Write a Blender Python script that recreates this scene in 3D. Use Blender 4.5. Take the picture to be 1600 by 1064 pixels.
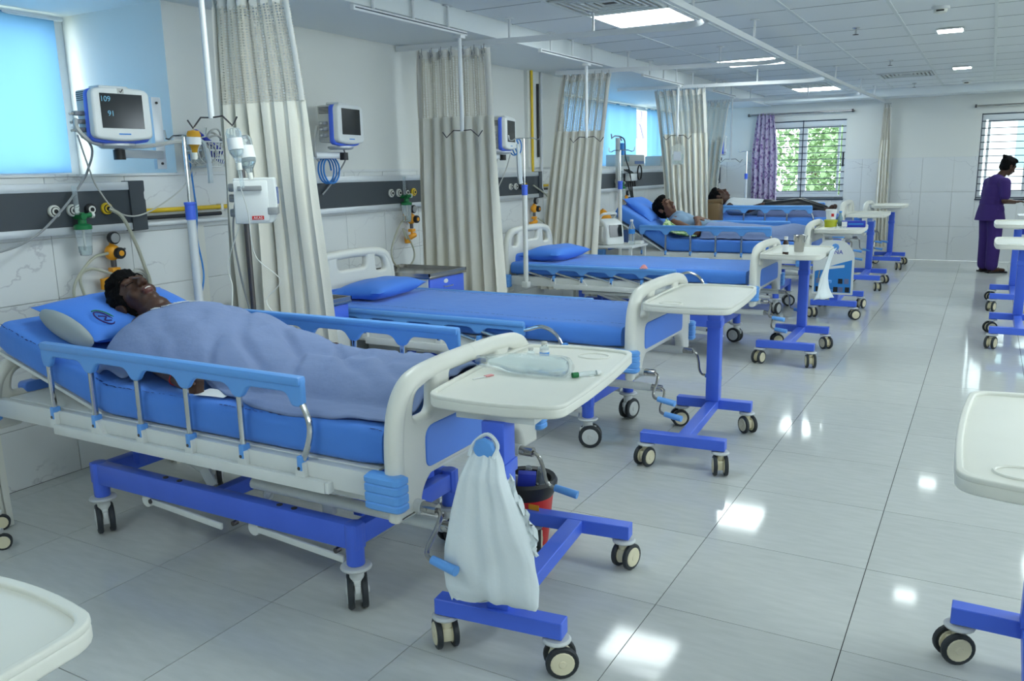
import bpy, bmesh, math, random
from mathutils import Vector, Matrix, noise
random.seed(7)
for o in list(bpy.data.objects): bpy.data.objects.remove(o)
S = bpy.context.scene
COL = S.collection
PI = math.pi
# ------------------------------------------------------------------ camera
cam_d = bpy.data.cameras.new('camera'); cam = bpy.data.objects.new('camera', cam_d); COL.objects.link(cam)
cam_d.sensor_width = 36; cam_d.lens = 36*1300.563/1600; cam_d.clip_start = .05; cam_d.clip_end = 300
def cam_axes(yaw, pitch, roll):
    f = Vector((-math.sin(yaw)*math.cos(pitch), math.cos(yaw)*math.cos(pitch), -math.sin(pitch)))
    r = Vector((math.cos(yaw), math.sin(yaw), 0)); u = r.cross(f)
    return (math.cos(roll)*r+math.sin(roll)*u, -math.sin(roll)*r+math.cos(roll)*u, f)
_r, _u, _f = cam_axes(math.radians(29.653), math.radians(11.508), math.radians(-1.199))
M3 = Matrix((_r, _u, -_f)).transposed()
cam.matrix_world = Matrix.Translation((3.984, -1.913, 1.471)) @ M3.to_4x4()
S.camera = cam
# ------------------------------------------------------------------ sky and daylight
w = bpy.data.worlds.new('World'); S.world = w; w.use_nodes = True
bg = w.node_tree.nodes['Background']; bg.inputs[0].default_value = (.80, .93, 1.0, 1); bg.inputs[1].default_value = 3.6
# the only lights are this open sky through the windows and the ceiling luminaires built below
PANEL_STRENGTH = 8.5
S.view_settings.view_transform = 'Standard'; S.view_settings.look = 'None'
S.view_settings.exposure = 1.15; S.view_settings.gamma = 1; S.view_settings.use_curve_mapping = False
# ------------------------------------------------------------------ materials
MATS = {}
def mat(name, col, rough=.5, metal=0, spec=.5, trans=0, alpha=1, bump=None, vary=None, emit=None, ior=1.45, coat=0, sheen=0):
    m = bpy.data.materials.new(name); m.use_nodes = True; nt = m.node_tree; b = nt.nodes['Principled BSDF']
    b.inputs['Base Color'].default_value = (*col, 1); b.inputs['Roughness'].default_value = rough
    b.inputs['Metallic'].default_value = metal; b.inputs['Specular IOR Level'].default_value = spec
    b.inputs['Transmission Weight'].default_value = trans; b.inputs['Alpha'].default_value = alpha; b.inputs['IOR'].default_value = ior
    b.inputs['Coat Weight'].default_value = coat; b.inputs['Sheen Weight'].default_value = sheen; b.inputs['Sheen Roughness'].default_value = .45
    if emit: b.inputs['Emission Color'].default_value = (*emit[0], 1); b.inputs['Emission Strength'].default_value = emit[1]
    tc = None
    if bump or vary:
        tc = nt.nodes.new('ShaderNodeTexCoord')
    if vary:   # (scale, amount, second colour)
        n = nt.nodes.new('ShaderNodeTexNoise'); n.inputs['Scale'].default_value = vary[0]; n.inputs['Detail'].default_value = 5
        nt.links.new(tc.outputs['Object'], n.inputs['Vector'])
        r = nt.nodes.new('ShaderNodeValToRGB'); r.color_ramp.elements[0].position = .5-vary[1]; r.color_ramp.elements[1].position = .5+vary[1]
        r.color_ramp.elements[0].color = (*vary[2], 1); r.color_ramp.elements[1].color = (*col, 1)
        nt.links.new(n.outputs['Fac'], r.inputs['Fac']); nt.links.new(r.outputs['Color'], b.inputs['Base Color'])
    if bump:   # (scale, strength)
        n = nt.nodes.new('ShaderNodeTexNoise'); n.inputs['Scale'].default_value = bump[0]; n.inputs['Detail'].default_value = 4
        nt.links.new(tc.outputs['Object'], n.inputs['Vector'])
        bn = nt.nodes.new('ShaderNodeBump'); bn.inputs['Strength'].default_value = bump[1]; bn.inputs['Distance'].default_value = .01
        nt.links.new(n.outputs['Fac'], bn.inputs['Height']); nt.links.new(bn.outputs['Normal'], b.inputs['Normal'])
    MATS[name] = m
    return m
mat('paint', (.71, .72, .675), .6, bump=(60, .03))
mat('soffit', (.77, .81, .81), .7)
mat('ceil_tile', (.76, .79, .80), .8, bump=(180, .12))
mat('ceil_bar', (.66, .70, .70), .5)
mat('ceil_joint', (.26, .29, .30), .7)
mat('white_track', (.72, .74, .74), .4)
mat('cream', (.76, .76, .69), .35, vary=(3, .3, (.70, .70, .63)))
mat('white_metal', (.74, .76, .74), .35, vary=(6, .3, (.66, .68, .66)))
mat('frame_blue', (.075, .17, .80), .35, vary=(5, .3, (.065, .145, .72)))
mat('panel_blue', (.10, .26, .80), .35)
mat('rail_blue', (.13, .36, .80), .35)
mat('dark_blue', (.02, .05, .30), .5)
mat('sheet', (.075, .25, .74), .8, bump=(13, .45), vary=(2.5, .35, (.065, .215, .68)), sheen=.16)
mat('pillow', (.06, .22, .74), .75, bump=(200, .08), sheen=.12)
mat('blanket', (.20, .265, .45), .9, bump=(22, .40), vary=(3, .35, (.18, .24, .41)))
mat('blanket_dark', (.16, .20, .36), .9, bump=(250, .25))
mat('shirt_blue', (.20, .30, .42), .9)
mat('thread', (.01, .02, .13), .8)
mat('grey_fabric', (.34, .38, .38), .8)
mat('chrome', (.62, .63, .64), .16, 1)
mat('steel', (.50, .49, .47), .22, 1, vary=(4, .3, (.38, .37, .36)))
mat('iron', (.12, .11, .11), .4, .8)
mat('rubber', (.025, .03, .035), .5)
mat('hub_grey', (.58, .60, .59), .4)
mat('hub_cream', (.74, .68, .48), .4)
mat('black', (.015, .016, .018), .4)
mat('panel_dark', (.045, .055, .065), .45)
mat('alu', (.60, .63, .65), .35, .35)
mat('curtain', (.80, .78, .69), .85, bump=(120, .1), vary=(4, .35, (.75, .72, .62)))
mat('curtain_band', (.76, .74, .68), .8)
mat('skin', (.075, .032, .018), .45, vary=(9, .3, (.055, .022, .012)))
mat('skin_light', (.15, .065, .035), .5)
mat('lip', (.11, .035, .028), .4)
mat('teeth', (.7, .68, .6), .3)
mat('hair', (.004, .004, .0045), .75, spec=.12, bump=(90, .8))
mat('nail', (.33, .17, .12), .35)
mat('red', (.55, .02, .02), .4)
mat('red_dark', (.22, .012, .015), .35)
mat('yellow', (.75, .50, .02), .4)
mat('orange', (.85, .36, .02), .4)
mat('green', (.01, .17, .05), .35)
mat('royal', (.02, .04, .42), .6)
mat('cyan_blue', (.03, .22, .62), .5)
mat('grey', (.30, .31, .31), .5)
mat('grey_light', (.52, .52, .48), .45)
mat('device', (.74, .76, .74), .35)
mat('screen', (.012, .016, .02), .12, spec=.6)
mat('screen_text', (.10, .28, .40), .4, emit=((.12, .35, .5), .22))
mat('tube', (.60, .60, .48), .3, trans=.35)
mat('plastic_clear', (.86, .93, .95), .12, trans=.85, ior=1.2)
mat('film', (.85, .95, .97), .08, trans=.8, alpha=.38, ior=1.2)
mat('liquid', (.85, .93, .93), .05, trans=.9, ior=1.33)
mat('yellow_liquid', (.80, .42, .03), .15, trans=.4, ior=1.33)
mat('amber', (.03, .012, .008), .15)
mat('paper', (.78, .79, .78), .7)
mat('bag', (.72, .78, .80), .75, bump=(40, .15))
mat('tablecloth_white', (.70, .76, .78), .85, bump=(60, .2))
mat('lime', (.42, .45, .02), .4)
mat('pink', (.70, .30, .30), .8)
mat('brown_bag', (.16, .10, .045), .6, bump=(30, .3))
mat('purple', (.042, .017, .14), .85, bump=(150, .1))
mat('tree_leaf', (.12, .21, .08), .6, vary=(1.2, .3, (.18, .28, .13)))
mat('bark', (.10, .07, .05), .9)
mat('building', (.72, .75, .74), .8)
mat('far_window', (.18, .30, .34), .3)
mat('upvc', (.72, .76, .78), .35)
mat('grille', (.03, .045, .07), .5)
mat('purple_sign', (.20, .17, .42), .5)
mat('grout', (.03, .03, .028), .9)
mat('ground', (.30, .32, .26), .9)
# floor tile: glossy vitrified grey
def m_floor():
    m = mat('floor_tile', (.40, .425, .415), .07, spec=.26); nt = m.node_tree; b = nt.nodes['Principled BSDF']
    tc = nt.nodes.new('ShaderNodeTexCoord'); oi = nt.nodes.new('ShaderNodeObjectInfo')
    mp = nt.nodes.new('ShaderNodeMapping'); mp.inputs['Scale'].default_value = (2, 9, 2)
    nt.links.new(tc.outputs['Object'], mp.inputs['Vector'])
    n = nt.nodes.new('ShaderNodeTexNoise'); n.inputs['Scale'].default_value = 4; n.inputs['Detail'].default_value = 6
    nt.links.new(mp.outputs['Vector'], n.inputs['Vector'])
    r = nt.nodes.new('ShaderNodeValToRGB'); r.color_ramp.elements[0].position = .25; r.color_ramp.elements[1].position = .75
    r.color_ramp.elements[0].color = (.50, .52, .50, 1); r.color_ramp.elements[1].color = (.57, .585, .565, 1)
    nt.links.new(n.outputs['Fac'], r.inputs['Fac'])
    hs = nt.nodes.new('ShaderNodeHueSaturation'); mr = nt.nodes.new('ShaderNodeMapRange')
    mr.inputs['To Min'].default_value = .96; mr.inputs['To Max'].default_value = 1.04
    nt.links.new(oi.outputs['Random'], mr.inputs['Value']); nt.links.new(mr.outputs['Result'], hs.inputs['Value'])
    nt.links.new(r.outputs['Color'], hs.inputs['Color']); nt.links.new(hs.outputs['Color'], b.inputs['Base Color'])
m_floor()
def m_marble():
    m = mat('marble', (.70, .72, .71), .24, spec=.32); nt = m.node_tree; b = nt.nodes['Principled BSDF']
    ge = nt.nodes.new('ShaderNodeNewGeometry'); mp = nt.nodes.new('ShaderNodeMapping')
    mp.inputs['Rotation'].default_value = (.7, .25, .5); mp.inputs['Scale'].default_value = (1, 1, 1.6)
    nt.links.new(ge.outputs['Position'], mp.inputs['Vector'])
    n0 = nt.nodes.new('ShaderNodeTexNoise'); n0.inputs['Scale'].default_value = 3.0; n0.inputs['Detail'].default_value = 6
    nt.links.new(mp.outputs['Vector'], n0.inputs['Vector'])
    mx = nt.nodes.new('ShaderNodeMixRGB'); mx.inputs['Fac'].default_value = .35
    nt.links.new(mp.outputs['Vector'], mx.inputs['Color1']); nt.links.new(n0.outputs['Color'], mx.inputs['Color2'])
    v = nt.nodes.new('ShaderNodeTexVoronoi'); v.feature = 'DISTANCE_TO_EDGE'; v.inputs['Scale'].default_value = 2.3
    nt.links.new(mx.outputs['Color'], v.inputs['Vector'])
    r = nt.nodes.new('ShaderNodeValToRGB'); r.color_ramp.elements[0].position = .0; r.color_ramp.elements[1].position = .012
    r.color_ramp.elements[0].color = (.52, .53, .54, 1); r.color_ramp.elements[1].color = (.70, .72, .71, 1)
    nt.links.new(v.outputs['Distance'], r.inputs['Fac'])
    n1 = nt.nodes.new('ShaderNodeTexNoise'); n1.inputs['Scale'].default_value = 1.7; nt.links.new(ge.outputs['Position'], n1.inputs['Vector'])
    r1 = nt.nodes.new('ShaderNodeValToRGB'); r1.color_ramp.elements[0].position = .44; r1.color_ramp.elements[1].position = .56
    nt.links.new(n1.outputs['Fac'], r1.inputs['Fac'])
    m2 = nt.nodes.new('ShaderNodeMixRGB'); m2.inputs['Color2'].default_value = (.70, .72, .71, 1)
    nt.links.new(r1.outputs['Color'], m2.inputs['Fac']); nt.links.new(r.outputs['Color'], m2.inputs['Color1'])
    nt.links.new(m2.outputs['Color'], b.inputs['Base Color'])
m_marble()
def m_translucent(name, col, tcol, fac, pattern=None):
    m = bpy.data.materials.new(name); m.use_nodes = True; nt = m.node_tree; nt.nodes.clear()
    out = nt.nodes.new('ShaderNodeOutputMaterial'); d = nt.nodes.new('ShaderNodeBsdfDiffuse'); t = nt.nodes.new('ShaderNodeBsdfTranslucent')
    d.inputs[0].default_value = (*col, 1); t.inputs[0].default_value = (*tcol, 1)
    mx = nt.nodes.new('ShaderNodeMixShader'); mx.inputs[0].default_value = fac
    nt.links.new(d.outputs[0], mx.inputs[1]); nt.links.new(t.outputs[0], mx.inputs[2]); last = mx
    if pattern:    # holes of a net: UV based
        uv = nt.nodes.new('ShaderNodeTexCoord'); mp = nt.nodes.new('ShaderNodeMapping'); mp.inputs['Scale'].default_value = (pattern, pattern*.52, 1)
        nt.links.new(uv.outputs['UV'], mp.inputs['Vector'])
        v = nt.nodes.new('ShaderNodeTexVoronoi'); v.voronoi_dimensions = '2D'; v.inputs['Scale'].default_value = 1; v.inputs['Randomness'].default_value = .12
        nt.links.new(mp.outputs['Vector'], v.inputs['Vector'])
        lt = nt.nodes.new('ShaderNodeMath'); lt.operation = 'LESS_THAN'; lt.inputs[1].default_value = .31
        nt.links.new(v.outputs['Distance'], lt.inputs[0])
        tr = nt.nodes.new('ShaderNodeBsdfTransparent'); m2 = nt.nodes.new('ShaderNodeMixShader')
        nt.links.new(lt.outputs[0], m2.inputs[0]); nt.links.new(mx.outputs[0], m2.inputs[1]); nt.links.new(tr.outputs[0], m2.inputs[2]); last = m2
    nt.links.new(last.outputs[0], out.inputs[0]); MATS[name] = m
m_translucent('net', (.70, .66, .56), (.6, .58, .5), .3, 70)
m_translucent('blue_sheer', (.13, .28, .42), (.115, .25, .42), .8)
def m_floral():
    m = mat('floral', (.42, .36, .55), .8); nt = m.node_tree; b = nt.nodes['Principled BSDF']
    tc = nt.nodes.new('ShaderNodeTexCoord'); n = nt.nodes.new('ShaderNodeTexNoise'); n.inputs['Scale'].default_value = 22; n.inputs['Detail'].default_value = 3
    nt.links.new(tc.outputs['Object'], n.inputs['Vector']); r = nt.nodes.new('ShaderNodeValToRGB')
    r.color_ramp.elements[0].position = .50; r.color_ramp.elements[0].color = (.56, .50, .64, 1); r.color_ramp.elements[1].position = .62; r.color_ramp.elements[1].color = (.22, .12, .32, 1)
    nt.links.new(n.outputs['Fac'], r.inputs['Fac']); nt.links.new(r.outputs['Color'], b.inputs['Base Color'])
m_floral()
def m_green_floral():
    m = mat('green_floral', (.35, .5, .2), .9); nt = m.node_tree; b = nt.nodes['Principled BSDF']
    tc = nt.nodes.new('ShaderNodeTexCoord'); n = nt.nodes.new('ShaderNodeTexNoise'); n.inputs['Scale'].default_value = 30
    nt.links.new(tc.outputs['Object'], n.inputs['Vector']); r = nt.nodes.new('ShaderNodeValToRGB')
    r.color_ramp.elements[0].position = .42; r.color_ramp.elements[0].color = (.12, .28, .10, 1); r.color_ramp.elements[1].position = .58; r.color_ramp.elements[1].color = (.55, .66, .36, 1)
    nt.links.new(n.outputs['Fac'], r.inputs['Fac']); nt.links.new(r.outputs['Color'], b.inputs['Base Color'])
m_green_floral()
m = mat('glass', (.95, 1, 1), .02, trans=1, ior=1.0, alpha=.25, spec=.3)
m = mat('light_panel', (.9, .9, .9), .5, emit=((.88, 1.0, 1.0), PANEL_STRENGTH))
# ------------------------------------------------------------------ mesh helpers
def R3(ax, a): return Matrix.Rotation(a, 4, ax)
def TR(x, y, z): return Matrix.Translation((x, y, z))
def axis_mat(p1, p2):
    d = Vector(p2)-Vector(p1)
    q = Vector((0, 0, 1)).rotation_difference(d.normalized()) if d.length > 1e-9 else Matrix.Identity(3).to_quaternion()
    return TR(*p1) @ q.to_matrix().to_4x4(), d.length
class MB:
    def __init__(s): s.bm = bmesh.new(); s.uv = None
    def _add(s, verts, faces, M=None):
        vs = [s.bm.verts.new(M @ Vector(v) if M else Vector(v)) for v in verts]
        for f in faces:
            try: s.bm.faces.new([vs[i] for i in f])
            except ValueError: pass
        return s
    def box(s, x0, x1, y0, y1, z0, z1, M=None):
        v = [(x, y, z) for z in (z0, z1) for y in (y0, y1) for x in (x0, x1)]
        return s._add(v, [(0, 2, 3, 1), (4, 5, 7, 6), (0, 1, 5, 4), (2, 6, 7, 3), (0, 4, 6, 2), (1, 3, 7, 5)], M)
    def cbox(s, c, d, M=None):
        return s.box(c[0]-d[0]/2, c[0]+d[0]/2, c[1]-d[1]/2, c[1]+d[1]/2, c[2]-d[2]/2, c[2]+d[2]/2, M)
    def cyl(s, p1, p2, r1, r2=None, n=12):
        r2 = r1 if r2 is None else r2
        M, L = axis_mat(p1, p2)
        v = [(r1*math.cos(2*PI*i/n), r1*math.sin(2*PI*i/n), 0) for i in range(n)]+[(r2*math.cos(2*PI*i/n), r2*math.sin(2*PI*i/n), L) for i in range(n)]
        f = [(i, (i+1) % n, n+(i+1) % n, n+i) for i in range(n)]+[tuple(range(n-1, -1, -1)), tuple(range(n, 2*n))]
        return s._add(v, f, M)
    def lathe(s, prof, n=20, M=None):   # prof list of (r,z)
        v = []; f = []
        for r, z in prof:
            v += [(max(r, 1e-5)*math.cos(2*PI*i/n), max(r, 1e-5)*math.sin(2*PI*i/n), z) for i in range(n)]
        for k in range(len(prof)-1):
            f += [(k*n+i, k*n+(i+1) % n, (k+1)*n+(i+1) % n, (k+1)*n+i) for i in range(n)]
        f += [tuple(range(n-1, -1, -1)), tuple(range((len(prof)-1)*n, len(prof)*n))]
        return s._add(v, f, M)
    def tube(s, pts, r, n=8, closed=False):
        P = [Vector(p) for p in pts]; N = len(P); v = []; f = []
        up = None
        for i in range(N):
            if closed: t = (P[(i+1) % N]-P[i-1]).normalized()
            else: t = ((P[i+1] if i < N-1 else P[i])-(P[i-1] if i else P[i])).normalized()
            if up is None:
                up = Vector((0, 0, 1)) if abs(t.z) < .9 else Vector((1, 0, 0))
            a = t.cross(up).normalized(); up = a.cross(t).normalized()
            rr = r[i] if isinstance(r, (list, tuple)) else r
            v += [tuple(P[i]+rr*(math.cos(2*PI*k/n)*a+math.sin(2*PI*k/n)*up)) for k in range(n)]
        for i in range(N if closed else N-1):
            j = (i+1) % N
            f += [(i*n+k, i*n+(k+1) % n, j*n+(k+1) % n, j*n+k) for k in range(n)]
        if not closed: f += [tuple(range(n-1, -1, -1)), tuple(range((N-1)*n, N*n))]
        return s._add(v, f)
    def ell(s, c, r, n=14, M=None):
        v = []; f = []; m = max(6, n//2+1)
        for j in range(m+1):
            t = PI*j/m
            v += [(c[0]+r[0]*math.sin(t)*math.cos(2*PI*i/n), c[1]+r[1]*math.sin(t)*math.sin(2*PI*i/n), c[2]-r[2]*math.cos(t)) for i in range(n)]
        for j in range(m): f += [(j*n+i, j*n+(i+1) % n, (j+1)*n+(i+1) % n, (j+1)*n+i) for i in range(n)]
        s._add(v, f, M); bmesh.ops.remove_doubles(s.bm, verts=s.bm.verts[:], dist=1e-5); return s
    def grid(s, fn, nu, nv, closed_u=False):
        vs = [[s.bm.verts.new(fn(i/(nu if closed_u else nu-1), j/(nv-1))) for j in range(nv)] for i in range(nu)]
        uvl = s.bm.loops.layers.uv.verify()
        for i in range(nu if closed_u else nu-1):
            for j in range(nv-1):
                fc = s.bm.faces.new((vs[i][j], vs[(i+1) % nu][j], vs[(i+1) % nu][j+1], vs[i][j+1]))
                for l, (a, b) in zip(fc.loops, ((i, j), (i+1, j), (i+1, j+1), (i, j+1))): l[uvl].uv = (a/(nu-1), b/(nv-1))
        return s
    def mesh(s, bevel=0, seg=2, smooth=35):
        bm = s.bm
        bmesh.ops.recalc_face_normals(bm, faces=bm.faces[:])
        if bevel:
            ed = [e for e in bm.edges if len(e.link_faces) == 2 and e.calc_face_angle(0) > math.radians(40)]
            bmesh.ops.bevel(bm, geom=ed, offset=bevel, segments=seg, affect='EDGES', clamp_overlap=True, profile=.5)
        me = bpy.data.meshes.new('m'); bm.to_mesh(me); bm.free()
        shade(me, smooth)
        return me
def shade(me, deg=35):
    if deg is None: return
    for p in me.polygons: p.use_smooth = True
    try: me.set_sharp_from_angle(angle=math.radians(deg))
    except Exception: pass
def from_obj(o, me_name='m'):
    COL.objects.link(o) if o.name not in COL.objects else None
    dg = bpy.context.evaluated_depsgraph_get(); dg.update()
    me = bpy.data.meshes.new_from_object(o.evaluated_get(dg))
    d = o.data; bpy.data.objects.remove(o)
    return me
def rpoly(pts, n=5):   # pts (x,y,r): rounded polygon
    out = []; N = len(pts)
    for i in range(N):
        p = Vector(pts[i][:2]); r = pts[i][2]; a = Vector(pts[i-1][:2])-p; b = Vector(pts[(i+1) % N][:2])-p
        if r <= 0: out.append(tuple(p)); continue
        r = min(r, a.length*.49, b.length*.49); A = p+a.normalized()*r; B = p+b.normalized()*r
        for k in range(n+1):
            t = k/n; out.append(tuple((1-t)**2*A+2*t*(1-t)*p+t*t*B))
    return out
def plate(loops, thick, bevel=0, M=None, smooth=35):   # 2-D outline with holes, extruded along local z (centred)
    cu = bpy.data.curves.new('c', 'CURVE'); cu.dimensions = '2D'; cu.fill_mode = 'BOTH'
    cu.extrude = max(thick/2-bevel, 1e-4); cu.bevel_depth = bevel; cu.bevel_resolution = 2; cu.offset = -bevel
    for lp in loops:
        sp = cu.splines.new('POLY'); sp.points.add(len(lp)-1); sp.use_cyclic_u = True
        for q, p in zip(sp.points, lp): q.co = (p[0], p[1], 0, 1)
    me = from_obj(bpy.data.objects.new('c', cu))
    if M: me.transform(M)
    me.materials.clear(); shade(me, smooth); return me
def text_mesh(txt, size, M, thick=.0008, align='CENTER'):
    cu = bpy.data.curves.new('t', 'FONT'); cu.body = txt; cu.size = size; cu.extrude = thick; cu.align_x = align; cu.align_y = 'CENTER'
    me = from_obj(bpy.data.objects.new('t', cu)); me.transform(M); me.materials.clear(); return me
XY_FACE_Y = R3('X', PI/2)                      # local xy -> x,z   (normal -y)
FACE_X = R3('Z', PI/2) @ R3('X', PI/2)         # local xy -> y,z   (normal +x)
# ------------------------------------------------------------------ object helpers
def setp(o, label=None, cat=None, group=None, kind=None):
    if label: o['label'] = label
    if cat: o['category'] = cat
    if group: o['group'] = group
    if kind: o['kind'] = kind
    return o
def T(name, label, cat, loc=(0, 0, 0), rz=0, group=None, rot=None):
    o = bpy.data.objects.new(name, None); COL.objects.link(o); o.location = loc; o.rotation_euler = rot or (0, 0, rz); o.empty_display_size = .05
    return setp(o, label, cat, group)
def P(name, me, m, parent=None, loc=(0, 0, 0), rot=(0, 0, 0), label=None, **kw):
    if isinstance(me, MB): me = me.mesh(**kw)
    if m and not me.materials: me.materials.append(MATS[m])
    o = bpy.data.objects.new(name, me); COL.objects.link(o); o.location = loc; o.rotation_euler = rot
    if parent: o.parent = parent
    if label: o['label'] = label
    return o
def ST(name, me, m, parent=None, loc=(0, 0, 0), rot=(0, 0, 0), **kw):
    o = P(name, me, m, parent, loc, rot, **kw)
    if not parent: o['kind'] = 'structure'
    return o
KIDS = {}
def copy_tree(o, parent=None):
    c = o.copy(); COL.objects.link(c); c.parent = parent
    for ch in list(o.children): copy_tree(ch, c)
    return c
CACHE = {}
def cached(key, fn):
    if key not in CACHE: CACHE[key] = fn()
    return CACHE[key]
def smooth_path(pts, n=8):     # Catmull-Rom
    P_ = [Vector(p) for p in pts]; P_ = [2*P_[0]-P_[1]]+P_+[2*P_[-1]-P_[-2]]; out = []
    for i in range(1, len(P_)-2):
        a, b, c, d = P_[i-1:i+3]
        for k in range(n):
            t = k/n; out.append(.5*((2*b)+(-a+c)*t+(2*a-5*b+4*c-d)*t*t+(-a+3*b-3*c+d)*t**3))
    out.append(P_[-2]); return out
def cable(name, label, cat, pts, r, m, group=None, n=6, seg=8):
    o = P(name, MB().tube(smooth_path(pts, seg), r, n), m); return setp(o, label, cat, group)
def lerp(tab, x):
    if x <= tab[0][0]: return tab[0][1]
    for (a, b), (c, d) in zip(tab, tab[1:]):
        if x <= c: return b+(d-b)*(x-a)/(c-a)
    return tab[-1][1]
def slerp_tab(tab, x):   # smooth cubic interpolation through table
    n = len(tab)
    if x <= tab[0][0]: return tab[0][1]
    if x >= tab[-1][0]: return tab[-1][1]
    for i in range(n-1):
        if x <= tab[i+1][0]:
            t = (x-tab[i][0])/(tab[i+1][0]-tab[i][0]); t = t*t*(3-2*t); return tab[i][1]+(tab[i+1][1]-tab[i][1])*t
# ================================================================== STRUCTURE
XR, YB, YE = 7.9, -4.6, 12.36      # right wall, rear wall, end wall (left wall is x = 0)
ZS, ZC = 2.415, 2.54               # soffit and grid ceiling heights
BAY = -.90                         # depth of the window bays in the left wall
SILL = 1.50
B1, B2 = 1.32, 6.30                # bay 1 ends / bay 2 starts along the left wall
# floor: sunk base with tiles on it
fl = ST('floor', MB().box(-.95, XR, YB, YE, -.12, -.003), 'grout')
tile = MB().box(-.2985, .2985, -.2985, .2985, -.012, 0).mesh()
for i in range(-3, 6):              # joints of the photo's grid at x = 1.299 + 0.6 i and y = 0.6 j
    for j in range(-3, 20):
        cx = 1.299+.6*i+.3; y = .6*j+.3
        if cx-.3 < 0: continue
        P('floor_tile', tile, 'floor_tile', fl, (cx, y, 0))
cx0 = (2.165*.6) % .6
edge = MB().box(.002, cx0-.0012, -1.8, YE, -.012, 0)
P('floor_tile', edge, 'floor_tile', fl)
P('floor_tile', MB().box(4.9012, XR, -1.8, YE, -.012, 0), 'floor_tile', fl)
P('floor_tile', MB().box(.002, XR, YB, -1.8012, -.012, 0), 'floor_tile', fl)
P('floor_tile', MB().box(.002, 4.899, 12.0012, YE, -.012, 0), 'floor_tile', fl)
# left wall: dado to the sill, solid piers above it, bays with windows
wl = MB(); wl.box(-.95, -.012, YB, YE, 0, SILL-.012)
wl.box(-.95, 0, B1, B2, SILL, ZS+.2)
ST('wall_left', wl, 'paint')
wlo = bpy.data.objects['wall_left']
TW, TH = .4375, .2976
def wall_tiles(parent, y0, y1, place, z1=1.488, rows=5, phase=.545):
    n0 = math.floor((y0-phase)/TW); k = n0
    while phase+k*TW < y1-.005:
        a = max(phase+k*TW, y0); b = min(phase+(k+1)*TW, y1)
        if b-a > .02:
            for r in range(rows):
                key = ('wt', round(b-a, 3)); me = cached(key, lambda: MB().box(-.012, 0, .0012, b-a-.0012, .0012, TH-.0012).mesh(bevel=.001, seg=1))
                o = P('wall_tile', me, 'marble', parent); place(o, a, r*TH)
        k += 1
def pl_left(o, a, z): o.location = (0, a, z)
wall_tiles(wlo, -1.2, YE, pl_left)
P('sill', MB().box(BAY, .012, YB, B1, SILL-.012, SILL), 'marble', wlo)
P('sill', MB().box(BAY, .012, B2, YE, SILL-.012, SILL), 'marble', wlo)
P('capping_tile', MB().box(-.012, .002, B1, B2, SILL-.012, SILL+.004), 'marble', wlo)
# end wall with two windows
W1 = (.70, 1.96, .935, 2.165); W2 = (3.81, 5.10, .925, 2.15)
we = MB()
def wall_with_holes(mb, lo, hi, z0, z1, holes, fn):
    xs = lo
    for (a, b, c, d) in holes:
        fn(mb, xs, a, z0, z1); fn(mb, a, b, z0, c); fn(mb, a, b, d, z1); xs = b
    fn(mb, xs, hi, z0, z1)
wall_with_holes(we, -.95, XR, 0, ZC+.1, [W1, W2], lambda m_, a, b, c, d: m_.box(a, b, YE+.012, YE+.25, c, d))
weo = ST('wall_end', we, 'paint')
up = MB()      # plaster face above the tiles
wall_with_holes(up, -.95, XR, 1.545, ZC+.1, [(W1[0], W1[1], 1.545, W1[3]), (W2[0], W2[1], 1.545, W2[3])], lambda m_, a, b, c, d: m_.box(a, b, YE, YE+.012, c, d) if d > c+.001 else None)
P('plaster', up, 'paint', weo)
TH2 = 1.545/3
for k in range(-3, 19):
    a, b = .10+k*.425, .10+(k+1)*.425
    for r in range(3):
        segs = [(max(a, -.9), min(b, XR), r*TH2, (r+1)*TH2)]
        for Wn in (W1, W2):
            out = []
            for (p, q, c, d) in segs:
                if q <= Wn[0] or p >= Wn[1] or d <= Wn[2]: out.append((p, q, c, d)); continue
                if p < Wn[0]: out.append((p, Wn[0], c, d))
                if q > Wn[1]: out.append((Wn[1], q, c, d))
                pp, qq = max(p, Wn[0]), min(q, Wn[1])
                if c < Wn[2]: out.append((pp, qq, c, Wn[2]))
            segs = out
        for (p, q, c, d) in segs:
            if q-p < .03 or d-c < .03: continue
            P('wall_tile', MB().box(p+.0015, q-.0015, YE-.003, YE+.012, c+.0015, d-.0015), 'marble', weo, bevel=.001, seg=1)
# right wall and rear wall (outside the view, they close the room)
wr = MB(); wall_with_holes(wr, YB, YE, 0, ZC+.1, [(-3.6, -.6, 1.5, 2.4), (-.3, 3.6, 1.5, 2.4), (4.2, 8.2, 1.5, 2.4)], lambda m_, a, b, c, d: m_.box(XR, XR+.2, a, b, c, d))
ST('wall_right', wr, 'paint')
wb = MB(); wb.box(-.95, XR, YB-.2, YB, 0, ZC+.1)
ST('wall_rear', wb, 'paint')
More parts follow.
